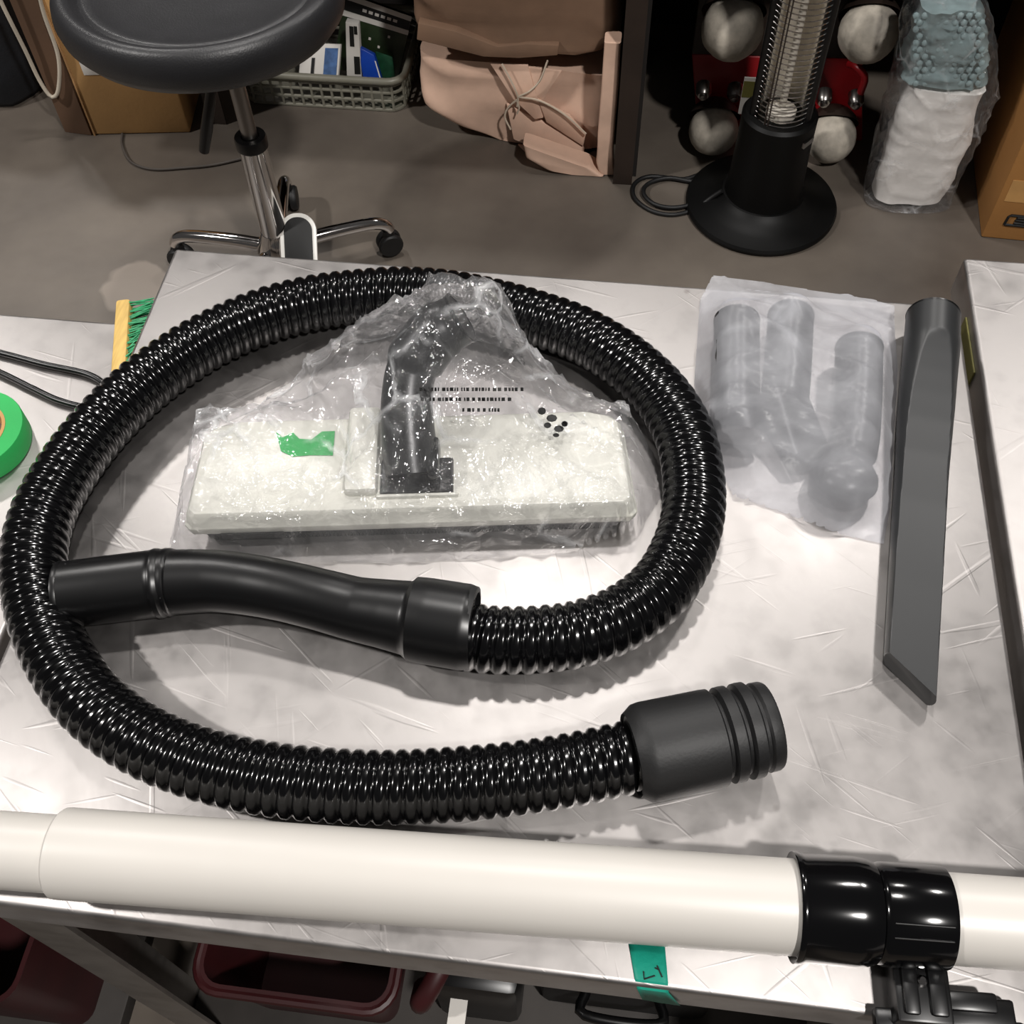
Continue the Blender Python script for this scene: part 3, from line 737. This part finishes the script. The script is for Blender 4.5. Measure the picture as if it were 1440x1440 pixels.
# ------------------------------------------------------------------ left background: bin, boxes, cord
c = at(20, 150, 0)
q = at(40, 150, 0)
BIN = thing('black_sack', 'tall dark navy sack standing on the floor at far left', 'bag', (q.x-.08, q.y+.08, 0))
rings = []
for z_, s_ in ((0, .85), (.02, .97), (.1, 1.0), (.22, .98), (.34, 1.02), (.46, .96), (.52, .8)):
    ring = []
    for k in range(32):
        a = 2*math.pi*k/32; r_ = .125*s_*(1+.09*noise.noise((math.cos(a)*2, math.sin(a)*2, z_*7)))
        ring.append(Vector((q.x-.10+r_*math.cos(a), q.y+.08+r_*math.sin(a)*.9, z_)))
    rings.append(ring)
MB().loft(rings).obj('sack_body', NAVY, BIN, angle=60)
b = MB(); b.sweep(spline([aty(-10, -25, 1.86), aty(5, 10, 1.86), aty(35, 70, 1.865), aty(55, 112, 1.87), aty(72, 136, 1.87), aty(82, 126, 1.87), aty(82, 80, 1.87), aty(62, 20, 1.87), aty(50, -30, 1.87)], .01), .0045, 10)
b.obj('white_cord', CORD_W, BIN)
def carton(name, label, p_fl, width, depth, h, rot, m, group=None):
    o = Vector(p_fl); u = Vector((math.cos(rot), math.sin(rot), 0)); v = Vector((-u.y, u.x, 0))
    t = thing(name, label, 'box', o+u*width/2+v*depth/2, group)
    b = MB(); b.obox(o, u, v, Z, (0, width), (0, depth), (.001, h)); b.obj('box_body', m, t, bevel=.004)
    return t, o, u, v
p0, p1 = at(133, 190, 0), at(268, 187, 0)
t, o_, u_, v_ = carton('cardboard_box', 'tan cardboard box with white label behind the stool', p0, (p1-p0).length, .3, .45, math.atan2(p1.y-p0.y, p1.x-p0.x), CARD)
b = MB(); b.obox(o_, u_, v_, Z, (.03, .12), (-.0012, 0), (.158, .25)); b.obj('shipping_label', PAPER_W, t, smooth=False)
b = MB(); b.obox(o_, u_, v_, Z, (-.001, .003), (-.003, .001), (.0, .45)); b.obj('corner_edge', mat('worn_card_edge', 'b0875a', .85), t, smooth=False)
q0, q1 = at(92, 186, 0), at(131, 191, 0)
BOARD = MB().obox(q0, (q1-q0).normalized(), Vector((-(q1-q0).y, (q1-q0).x, 0)).normalized(), Z, (0, (q1-q0).length-.004), (0, .012), (.001, .5)).obj('cardboard_sheet', CARD_D, smooth=False)
tag(BOARD, 'dark brown cardboard sheet standing left of the tan box', 'cardboard')
b = MB(); b.sweep(spline([at(172, 188, .004), at(172, 205, .004), at(185, 228, .004), at(215, 238, .004), at(260, 236, .004), at(300, 232, .004), at(345, 222, .004)], .01), .003, 8)
tag(b.obj('power_cable', mat('grey_cord', '4a443f', .6)), 'thin grey cord curving over concrete floor under the stool', 'cord')

# ------------------------------------------------------------------ tray of packages
x0, x1, yb0, yb1, zr = -.50, -.10, 2.03, 2.33, .085
TRY = thing('storage_tray', 'cloudy plastic slotted tray of small packets behind the stool', 'tray', ((x0+x1)/2, (yb0+yb1)/2, 0))
def rrect(x0, x1, y0, y1, r, z, n=5):
    o = []
    for cx, cy, a0 in ((x1-r, y1-r, 0), (x0+r, y1-r, 90), (x0+r, y0+r, 180), (x1-r, y0+r, 270)):
        for k in range(n+1):
            a = math.radians(a0+90*k/n); o.append(Vector((cx+r*math.cos(a), cy+r*math.sin(a), z)))
    return o
rm = rrect(x0, x1, yb0, yb1, .04, zr); b = MB(); b.sweep(rm+[rm[0], rm[1]], .0085, 10, caps=False); b.obj('rim', CRATE_P, TRY)
b = MB(); lo = rrect(x0+.012, x1-.012, yb0+.012, yb1-.012, .03, .002)
b.add(lo, [tuple(range(len(lo)))]); b.obj('tray_floor', CRATE_P, TRY)
b = MB()
for z_ in (.004, .028, .05, .068): 
    l_ = rrect(x0+.008, x1-.008, yb0+.008, yb1-.008, .034, z_); b.sweep(l_+[l_[0], l_[1]], .004, 6, caps=False)
for k in range(15):
    x = x0+.03+k*(x1-x0-.06)/14; b.box((x-.0025, yb0+.005, .003), (x+.0025, yb0+.010, .08))
    if k < 11:
        y = yb0+.03+k*(yb1-yb0-.06)/10; b.box((x1-.010, y-.0025, .003), (x1-.005, y+.0025, .08)); b.box((x0+.005, y-.0025, .003), (x0+.010, y+.0025, .08))
b.obj('slotted_wall', CRATE_P, TRY, smooth=False)
def packet(name, label, cat, c4, th, m, extra=None):
    """thin packet: four corners (bl, br, tr, tl) in space and a thickness"""
    P = [Vector(q) for q in c4]; n = (P[1]-P[0]).cross(P[3]-P[0]).normalized()
    t = thing(name, label, cat, (P[0]+P[1])/2)
    MB().loft([[q-n*th/2 for q in P], [q+n*th/2 for q in P]]).obj('pack_body', m, t, bevel=.0015)
    def patch(pn, a, b_, mm):
        def at2(s, v_): return P[0]*(1-s)*(1-v_)+P[1]*s*(1-v_)+P[2]*s*v_+P[3]*(1-s)*v_
        k = 1 if n.y < 0 else -1
        MB().loft([[at2(s, v_)+n*k*(th/2+dz) for s, v_ in ((a[0], b_[0]), (a[1], b_[0]), (a[1], b_[1]), (a[0], b_[1]))] for dz in (.0002, .0011)]).obj(pn, mm, t, smooth=False)
    return t, patch
DKPACK = mat('dark_green_print', '23301c', .35, 0, .25, 30)
cc = lambda px, py, y: aty(px, py, y)
t, pt = packet('blister_pack', 'tilted dark packet with black and white header in tray', 'package', [cc(470, 95, 2.13), cc(560, 112, 2.13), cc(580, 22, 2.17), cc(484, -12, 2.17)], .014, DKPACK)
pt('white_stripe', (0, 1), (.93, 1.0), PAPER_W); pt('black_band', (0, 1), (.80, .93), INK); pt('white_stripe', (0, 1), (.72, .79), PAPER_W)
for k in range(6): pt('header_letter', (.30+.09*k, .36+.09*k), (.845, .885), PAPER_W)
for a_, b_ in ((.12, .55), (.45, .5), (.6, .42), (.72, .6)): pt('painted_glint', (a_, a_+.035), (b_, b_+.035), PAPER_W)  # small white patches painted as glints
t, pt = packet('narrow_carton', 'narrow black and white carton upright in tray', 'package', [cc(489, 108, 2.085), cc(510, 108, 2.085), cc(505, 31, 2.09), cc(487, 28, 2.09)], .02, PAPER_W)
pt('black_panel', (.3, .62), (.6, .95), INK); pt('black_panel', (.55, .95), (.1, .42), INK); pt('black_panel', (.65, .9), (.82, .96), INK)
t, pt = packet('blue_pouch', 'bright blue pouch leaning in the tray', 'pouch', [cc(513, 116, 2.075), cc(539, 116, 2.075), cc(527, 76, 2.09), cc(504, 64, 2.09)], .014, BLUE)
pt('clear_edge', (.93, 1.0), (.1, .8), PAPER_W)
t, pt = packet('circuit_board', 'green circuit board beside the blue pouch in tray', 'circuit board', [cc(535, 112, 2.11), cc(556, 112, 2.11), cc(552, 80, 2.12), cc(528, 72, 2.12)], .004, PCB)
t, pt = packet('white_packet', 'white packet with blue print at left end of tray', 'package', [cc(420, 118, 2.06), cc(476, 116, 2.06), cc(480, 62, 2.1), cc(425, 60, 2.1)], .012, PAPER_W)
pt('blue_print', (.62, .95), (.2, .9), mat('blue_print', '42618f', .5, 0, .3, 50)); pt('hanger_slot', (.30, .38), (.25, .65), INK)

# ------------------------------------------------------------------ kraft sacks and shelf post
def sack(name, label, px, y, depth, m, amp=.016, seed=0, z0=None):
    """slumped paper sack: front outline given as left/right pixel pairs from top to bottom, standing at depth y"""
    n = len(px); rings = []
    t = thing(name, label, 'paper sack', aty((px[-1][0]+px[-1][2])/2, px[-1][1], y), 'kraft paper sacks by the post' if False else None)
    NR = 26; NK = 44
    for i in range(NR+1):
        f = i/NR*(n-1); j = min(int(f), n-2); g_ = f-j; A, B = px[j], px[j+1]
        l = aty(A[0]*(1-g_)+B[0]*g_, A[1]*(1-g_)+B[1]*g_, y); r = aty(A[2]*(1-g_)+B[2]*g_, A[3]*(1-g_)+B[3]*g_, y)
        ring = []
        for k in range(NK):
            a = 2*math.pi*k/NK; cx, cy = math.cos(a), math.sin(a)
            sx = math.copysign(abs(cx)**.22, cx); sy = math.copysign(abs(cy)**.22, cy)
            q = l.lerp(r, .5+.5*sx)+Vector((0, depth*(.5+.5*sy), 0))
            d_ = noise.noise(q*9+Vector((seed, 0, 0)))*amp+(1-abs(noise.noise(q*Vector((13, 1, 17)).x*.6+Vector((q.z*9, seed*3, q.x*4)))))**4*amp*.9
            ring.append(q+Vector((cx*.4, cy, .25*noise.noise(q*7))) * d_ - Vector((0, depth*.0, 0)))
        rings.append(ring)
    mn = min(p_.z for r_ in rings for p_ in r_)
    if mn < .002: rings = [[Vector((p_.x, p_.y, max(p_.z, .002))) for p_ in r_] for r_ in rings]
    o = MB().loft(rings).obj('paper_body', m, t, angle=35)
    return t
KB = sack('paper_sack', 'pale brown folded paper sack tied with white string, lower in the stack',
     [(592, 74, 862, 106), (588, 108, 862, 130), (598, 150, 855, 178), (640, 176, 850, 215), (700, 200, 845, 238), (735, 210, 835, 245)], 1.95, .16, KRAFT, .014, 3)
KT = sack('paper_sack', 'darker brown paper sack slumped on top of the tied one',
     [(572, -60, 872, -60), (576, -10, 872, -5), (582, 30, 872, 35), (590, 50, 870, 58), (640, 60, 850, 72), (730, 66, 820, 76)], 1.925, .2, KRAFT_D, .018, 9)
KR = sack('paper_roll', 'thin rolled brown paper standing between the sacks and post', [(850, 60, 872, 60), (846, 130, 868, 130), (840, 200, 862, 205), (838, 228, 862, 235), (845, 250, 866, 252)], 1.86, .035, KRAFT, .004, 5)
KF = sack('paper_flap', 'crumpled brown paper lying on the floor under the tied sack', [(735, 205, 830, 238), (740, 222, 850, 250), (765, 236, 845, 258)], 1.85, .05, KRAFT, .006, 6)
def fold(parent, px, y0, y1, m, th=.006):
    n = len(px); f_ = [aty(x, y, y0+(y1-y0)*i/(n-1)) for i, (x, y) in enumerate(px)]
    o = MB().loft([f_, [q+Vector((0, th, .001)) for q in f_]]).obj('paper_fold', m, parent, bevel=.0015)
    return o
fold(KB, [(688, 88), (742, 92), (764, 166), (752, 168), (722, 140)], 1.925, 1.918, KRAFT)
fold(KB, [(742, 95), (790, 100), (770, 130), (758, 150)], 1.926, 1.922, KRAFT)
fold(KB, [(756, 140), (800, 162), (824, 190), (820, 206), (768, 172)], 1.918, 1.926, KRAFT)
fold(KB, [(712, 146), (760, 170), (822, 208), (820, 226), (780, 222), (722, 196)], 1.934, 1.922, KRAFT)
fold(KB, [(728, 204), (782, 216), (796, 232), (778, 243), (762, 238)], 1.925, 1.91, KRAFT)
fold(KT, [(588, 32), (640, 44), (700, 66), (740, 62), (786, 64), (784, 78), (730, 82), (680, 80), (586, 56)], 1.905, 1.9, KRAFT_D, .02)
b = MB()
for px in ([(706, 90), (718, 112), (728, 135), (727, 150)], [(770, 85), (760, 112), (745, 128), (728, 136)], [(728, 136), (760, 142), (795, 162), (824, 188)], [(727, 140), (714, 152), (710, 165), (718, 182)], [(727, 142), (730, 152), (727, 160)]):
    b.sweep(spline([aty(x, y, 1.912) for x, y in px], .008), .0022, 6)
b.obj('string_tie', STRING, KB)
b = MB()
for y_ in (1.83, 2.42):
    b2 = MB(); b2.prism([(.405, y_), (.447, y_), (.447, y_+.05), (.443, y_+.05), (.443, y_+.004), (.405, y_+.004)], .001, 1.9)
    if y_ == 1.83: SH = thing('shelf_rack', 'dark brown steel shelf rack behind heater and sacks', 'shelf', (.43, 2.1, 0))
    b2.obj('upright', DARKSTEEL, SH, smooth=False)
for x_ in (-.56, 1.66):
    for y_ in (1.95, 2.42):
        MB().prism([(x_, y_), (x_+.042, y_), (x_+.042, y_+.004), (x_+.004, y_+.004), (x_+.004, y_+.05), (x_, y_+.05)], .001, 1.9).obj('upright', DARKSTEEL, SH, smooth=False)
MB().box((-.56, 1.87, .55), (1.70, 2.46, .59)).obj('shelf_board', DARKSTEEL, SH, bevel=.002)
MB().box((-.56, 2.46, .0), (1.70, 2.475, 1.9)).obj('back_panel', DARKWALL, SH, smooth=False)
MB().box((.447, 1.86, .001), (.455, 2.44, .5)).obj('divider_panel', DARKWALL, SH, smooth=False)

# ------------------------------------------------------------------ red dolly with four ball wheels
ydl = 2.03
DL = thing('wheeled_dolly', 'red board with four dusty white ball wheels leaning behind the heater', 'dolly', aty(1092, 240, ydl))
b = MB(); P = [aty(x, y, ydl) for x, y in ((975, 225), (1205, 225), (1214, 95), (972, 88))]
dz_ = [max(.004, p_.z) for p_ in P]
P = [Vector((p_.x, p_.y+(.03 if p_.z > .1 else 0), z_)) for p_, z_ in zip(P, dz_)]
b.loft([P, [p_+Vector((0, .025, 0)) for p_ in P]]); b.obj('red_board', RED, DL, bevel=.004)
b = MB(); P2 = [P[3], P[2], P[2]+Vector((.0, .02, .26)), P[3]+Vector((0, .02, .26))]
b.loft([P2, [p_+Vector((0, .02, 0)) for p_ in P2]]); b.obj('dark_board', DARKSTEEL, DL, bevel=.003)
b = MB(); b.sweep(spline([aty(1202, 150, 1.99), aty(1212, 125, 1.98), aty(1216, 108, 1.98), aty(1205, 94, 1.99), aty(1195, 90, 2.02)], .01), .008, 10); b.obj('pull_handle', RED, DL)
b = MB(); b.obox(aty(1038, 160, 1.93), (1, 0, 0), (0, 1, 0), Z, (0, .046), (0, .004), (0, .088)); lb_ = b.obj('warning_label', PAPER_W, DL, smooth=False)
b = MB(); b.obox(aty(1038, 160, 1.93), (1, 0, 0), (0, 1, 0), Z, (.0, .046), (-.001, 0), (.042, .080)); b.obj('yellow_panel', YELLOW, lb_, smooth=False)
for (px, py, r_) in ((1030, 40, .064), (1221, 46, .060), (1002, 192, .055), (1166, 203, .055)):
    c = aty(px, py, 1.965); c.z = max(c.z, r_+.002)
    b = MB(); NN = 14
    pr = [(max(1e-4, r_*math.sin(math.pi*k/NN)), -r_*math.cos(math.pi*k/NN)) for k in range(NN+1)]
    b.lathe(pr, c, (0, 0, 1), 30, caps=False); b.v = [tuple(Vector(v)+(Vector(v)-c)*.04*noise.noise(Vector(v)*38)) for v in b.v]
    wh = b.obj('ball_wheel', DUSTY, DL, angle=60)
    pr2 = [(r_*1.1*math.sin(a), r_*1.1*math.cos(a)) for a in np.linspace(.02, 1.25, 8)]
    b = MB(); b.lathe(pr2, c+Vector((0, .014, .004)), (0, .75, .55), 30, caps=False); hd_ = b.obj('wheel_hood', DARKSTEEL, wh, angle=60)
    for s_ in (-1, 1):
        q = c+Vector((s_*.034, -.0, r_+.030)); b = MB()
        b.lathe([(.017, .03), (.017, .008), (.013, .002), (.012, 0)], q, (0, 1, .3), 16); b.lathe([(.008, .01), (.008, -.006), (.004, -.008)], q, (0, 1, .3), 12)
        b.obj('axle_bolt', GREY_METAL if py > 100 else DARKSTEEL, wh)

# ------------------------------------------------------------------ heater
hcx, hcy = .731, 1.79
HT = thing('tower_heater', 'black tower heater with wire grille on round base', 'heater', (hcx, hcy, 0))
MB().lathe([(.155, .001), (.1625, .004), (.1635, .010), (.160, .016), (.13, .022), (.10, .032), (.088, .045), (.07, .048)], (hcx, hcy, 0), (0, 0, 1), 64).obj('round_base', HEAT_BLACK, HT, angle=30)
zt = .235
MB().lathe([(.086, .035), (.080, .06), (.076, .16), (.076, zt), (.070, zt+.006)], (hcx, hcy, 0), (0, 0, 1), 48).obj('motor_housing', HEAT_BLACK, HT)
b = MB(); b.obox((hcx+.058, hcy-.052, .20), Vector((.6, .8, 0)), Vector((.8, -.6, 0)), Z, (-.012, .02), (-.004, .0015), (0, .012)); b.obj('badge', GREY_METAL, HT, smooth=False)
# curved reflector, side frames, wires, element
rad = .058; zt2 = .72
# the open face of the heater is turned to the left
face = math.radians(-96)
def hpol(a, r_, z_):
    r_ *= .86
    return Vector((hcx+r_*math.cos(face+a), hcy+r_*math.sin(face+a), z_))
b = MB(); arcs = np.linspace(-2.75, 2.75, 25); 
arcs = [x for x in np.linspace(1.25, 2*math.pi-1.25, 22)]
rings = []
for z_ in (zt, zt2): rings.append([hpol(a, .052, z_) for a in arcs]+[hpol(a, .056, z_) for a in arcs[::-1]])
b.loft(rings); b.obj('reflector', REFL, HT, angle=60)
b = MB(); rings = []
for z_ in (zt, zt2): rings.append([hpol(a, .060, z_) for a in arcs]+[hpol(a, .068, z_) for a in arcs[::-1]])
b.loft(rings); b.obj('rear_shell', BLACK, HT, angle=60)
for s_ in (-1, 1):
    b = MB(); b.sweep([hpol(s_*1.22, .062, zt), hpol(s_*1.22, .062, zt2)], .011, 14); b.obj('side_frame', BLACK, HT)
for k in range(42):
    z_ = zt+.008+k*.0112
    b = MB(); b.sweep([hpol(a, .066, z_) for a in np.linspace(-1.2, 1.2, 13)], .0013, 6); b.obj('grille_wire', CHROME, HT)
for a_ in (-.38, -.5):
    b = MB(); b.sweep([hpol(a_, .0675, zt), hpol(a_, .0675, zt2)], .0016, 6); b.obj('grille_rod', DARKSTEEL, HT)
MB().sweep([hpol(0, .02, zt+.03), hpol(0, .02, zt2)], .007, 14).obj('heating_element', mat('quartz_tube', 'b9b2a6', .25), HT)
MB().lathe([(.03, 0), (.03, .02), (.012, .03)], hpol(0, .015, zt), (0, 0, 1), 20).obj('element_socket', mat('ceramic', 'c5bfb4', .5), HT)
MB().lathe([(.07, zt2), (.074, zt2+.01), (.074, zt2+.05), (.06, zt2+.06)], (hcx, hcy, 0), (0, 0, 1), 40).obj('top_cap', BLACK_MATT, HT)
b = MB(); b.sweep(spline([Vector((hcx-.09, hcy-.02, .05)), at(1000, 278, .03), at(975, 295, .006), at(945, 302, .005), at(915, 296, .005), at(892, 278, .005), at(893, 258, .005), at(915, 248, .005), at(960, 252, .005), at(985, 245, .005), at(975, 255, .009), at(940, 250, .010), at(912, 258, .010), at(905, 272, .010), at(920, 287, .010), at(948, 292, .010), at(985, 285, .010)], .012), .0048, 10)
b.obj('power_cord', BLACK_MATT, HT)

# ------------------------------------------------------------------ bubble wrap bag
BB = thing('bubble_wrap_bag', 'clear bag of white foam and teal bubble wrap beside cardboard box', 'bag', at(1275, 290, 0))
def lathe_bag(px, y, depth, name, m, parent, amp, seed, zmin=.002, ex=.55, inset=0):
    rings = []; NR = 40; NK = 48; n = len(px)
    for i in range(NR+1):
        f = i/NR*(n-1); j = min(int(f), n-2); g_ = f-j; A, B = px[j], px[j+1]
        l = aty(A[0]*(1-g_)+B[0]*g_, A[1]*(1-g_)+B[1]*g_, y); r = aty(A[2]*(1-g_)+B[2]*g_, A[3]*(1-g_)+B[3]*g_, y)
        ring = []
        for k in range(NK):
            a = 2*math.pi*k/NK; sx = math.copysign(abs(math.cos(a))**ex, math.cos(a)); sy = math.copysign(abs(math.sin(a))**ex, math.sin(a))
            q = l.lerp(r, .5+.5*sx*(1-inset))+Vector((0, depth*(.5+.5*sy*(1-inset)), 0))
            d_ = amp*(noise.noise(q*16+Vector((seed, 0, 0)))+(1-abs(noise.noise(q*22+Vector((seed, 5, 0)))))**5*1.2)
            q = q+Vector((math.cos(a), math.sin(a), 0))*d_; q.z = max(zmin, q.z); ring.append(q)
        rings.append(ring)
    return MB().loft(rings).obj(name, m, parent, angle=60)
outl = [(1290, 5, 1380, 5), (1278, 40, 1396, 45), (1268, 80, 1406, 100), (1256, 130, 1404, 150), (1244, 190, 1385, 200), (1230, 245, 1358, 250), (1220, 290, 1338, 296), (1221, 300, 1334, 304)]
inn1 = [(1284, 128, 1385, 135), (1270, 150, 1376, 160), (1254, 200, 1366, 210), (1240, 250, 1345, 255), (1230, 285, 1325, 290)]
inn2 = [(1298, 15, 1375, 15), (1288, 45, 1386, 52), (1280, 80, 1392, 98), (1275, 118, 1388, 128)]
lathe_bag(inn1, 1.812, .088, 'foam_block', FOAM, BB, .004, 3, .004)
lathe_bag(inn2, 1.816, .082, 'bubble_sheet', TEAL_F, BB, .010, 8)
b = MB()
for i in range(11):
    for j in range(8):
        x = 1288+j*12.5+(i % 2)*5; y = 22+i*9.5
        if x > 1388: continue
        q = aty(x, y, 1.815); b.lathe([(.0065, 0), (.0055, .003), (.002, .0048)], q, (0, -1, .2), 8)
tag(b.obj('bubbles', TEAL_F, BB), kind='stuff')
lathe_bag(outl, 1.80, .11, 'outer_film', FILM_B, BB, .006, 5)

# ------------------------------------------------------------------ right cardboard box
p0 = at(1379, 334, 0); p1 = at(1440, 340, 0)
t, o_, u_, v_ = carton('cardboard_box', 'brown cardboard box with black printed symbol at right edge', p0, .42, .42, .42, math.atan2(p1.y-p0.y, p1.x-p0.x), mat('cardboard_brown', 'a0703a', .85, 0, .08, 6, .08, 120))
def on_face(px, py):
    # pixel on the front face of the box -> (along u, height)
    dd = (px-720)*RT+(720-py)*UP+F*FW; n = np.array(v_); k = (np.array(o_)-CAM)@n/(dd@n); q = CAM+k*dd
    return (Vector(q)-o_).dot(u_), q[2]
b = MB(); a0, z1_ = on_face(1425, 253); a1, z0_ = on_face(1470, 288)
b.obox(o_, u_, v_, Z, (a0, a1), (-.001, 0), (z0_, z1_)); b.obj('paper_tape', mat('tan_tape', 'b78b54', .6), t, smooth=False)
# printed mark: rounded frame with a bent arrow inside
a0, z1_ = on_face(1418, 302); a1, z0_ = on_face(1452, 319)
def stroke(b, pts): 
    b.sweep([o_+u_*x+v_*(-.001)+Z*z for x, z in pts], .0028, 6)
b = MB(); wv, hv = a1-a0, z1_-z0_
stroke(b, [(a0, z0_), (a0+.002, z1_-.004), (a0+.006, z1_), (a1, z1_)]); stroke(b, [(a0, z0_), (a1, z0_)])
stroke(b, [(a0+wv*.75, z0_+hv*.78), (a0+wv*.35, z0_+hv*.78), (a0+wv*.3, z0_+hv*.55), (a0+wv*.7, z0_+hv*.45), (a0+wv*.7, z0_+hv*.22), (a0+wv*.3, z0_+hv*.22)])
b.obj('printed_symbol', INK, t, smooth=False)

# ------------------------------------------------------------------ things on the bench's lower shelf
zs = .2305
def bin_(label, xa, xb, ya, yb, h, m):
    t = thing('storage_bin', label, 'bin', ((xa+xb)/2, (ya+yb)/2, zs), None)
    b = MB(); lo, hi = rrect(xa+.015, xb-.015, ya+.015, yb-.015, .02, zs), rrect(xa, xb, ya, yb, .025, zs+h)
    li, lo2 = rrect(xa+.004, xb-.004, ya+.004, yb-.004, .022, zs+h), rrect(xa+.02, xb-.02, ya+.02, yb-.02, .018, zs+.006)
    b.loft([lo, hi, li, lo2]); b.obj('bin_shell', m, t, angle=40)
    rim = rrect(xa-.003, xb+.003, ya-.003, yb+.003, .027, zs+h-.004); b = MB(); b.sweep(rim+[rim[0], rim[1]], .005, 8, caps=False); b.obj('bin_rim', m, t)
    return t
bin_('shade-darkened red storage bin on lower shelf behind the bench leg', .08, .28, .03, .3, .2, RED_SHADED)
# red container under the left bench
t = thing('storage_bin', 'shade-darkened red storage bin under the left steel bench', 'bin', (-.15, .1, zs), None)
b = MB(); b.loft([rrect(-.33, -.09, .0, .25, .02, zs), rrect(-.35, -.07, -.02, .27, .025, zs+.26), rrect(-.345, -.075, -.015, .265, .022, zs+.26), rrect(-.32, -.1, .01, .24, .018, zs+.006)]); b.obj('bin_shell', RED_SHADED, t, angle=40)
# red and black tool with a white label
q = at(640, 1410, .45)
TL = thing('power_tool', 'red and black power tool with white label under the bench', 'tool', (q.x, q.y, zs))
b = MB(); b.obox((q.x, q.y, zs), (1, 0, 0), (0, 1, 0), Z, (-.035, .06), (.02, .14), (.0, .17)); b.obj('tool_body', BLACK, TL, bevel=.012)
b = MB(); b.sweep(spline([Vector((q.x-.04, q.y+.02, zs+.16)), Vector((q.x-.035, q.y+.0, zs+.20)), Vector((q.x-.015, q.y+.04, zs+.225)), Vector((q.x+.0, q.y+.11, zs+.2))], .01), .011, 12); b.obj('red_handle', RED_SHADED, TL)
lq = at(643, 1426, zs+.171)
b = MB(); b.obox((lq.x, lq.y, zs), (1, 0, 0), (0, 1, 0), Z, (-.009, .009), (-.014, .014), (.1702, .1716)); b.obj('white_label', PAPER_W, TL, smooth=False)
q2 = at(880, 1425, .40)
T2 = thing('tool_case', 'small black tool case beside the red power tool under bench', 'case', (q2.x, q2.y+.08, zs))
b = MB(); b.obox((q2.x, q2.y, zs), (1, 0, 0), (0, 1, 0), Z, (-.09, .1), (.03, .2), (0, .13)); b.obj('case_body', BLACK_MATT, T2, bevel=.01)
b = MB(); b.sweep(spline([Vector((q2.x-.04, q2.y+.03, zs+.09)), Vector((q2.x-.04, q2.y+.005, zs+.10)), Vector((q2.x+.04, q2.y+.005, zs+.10)), Vector((q2.x+.04, q2.y+.03, zs+.09))], .008), .006, 10); b.obj('case_handle', BLACK, T2)
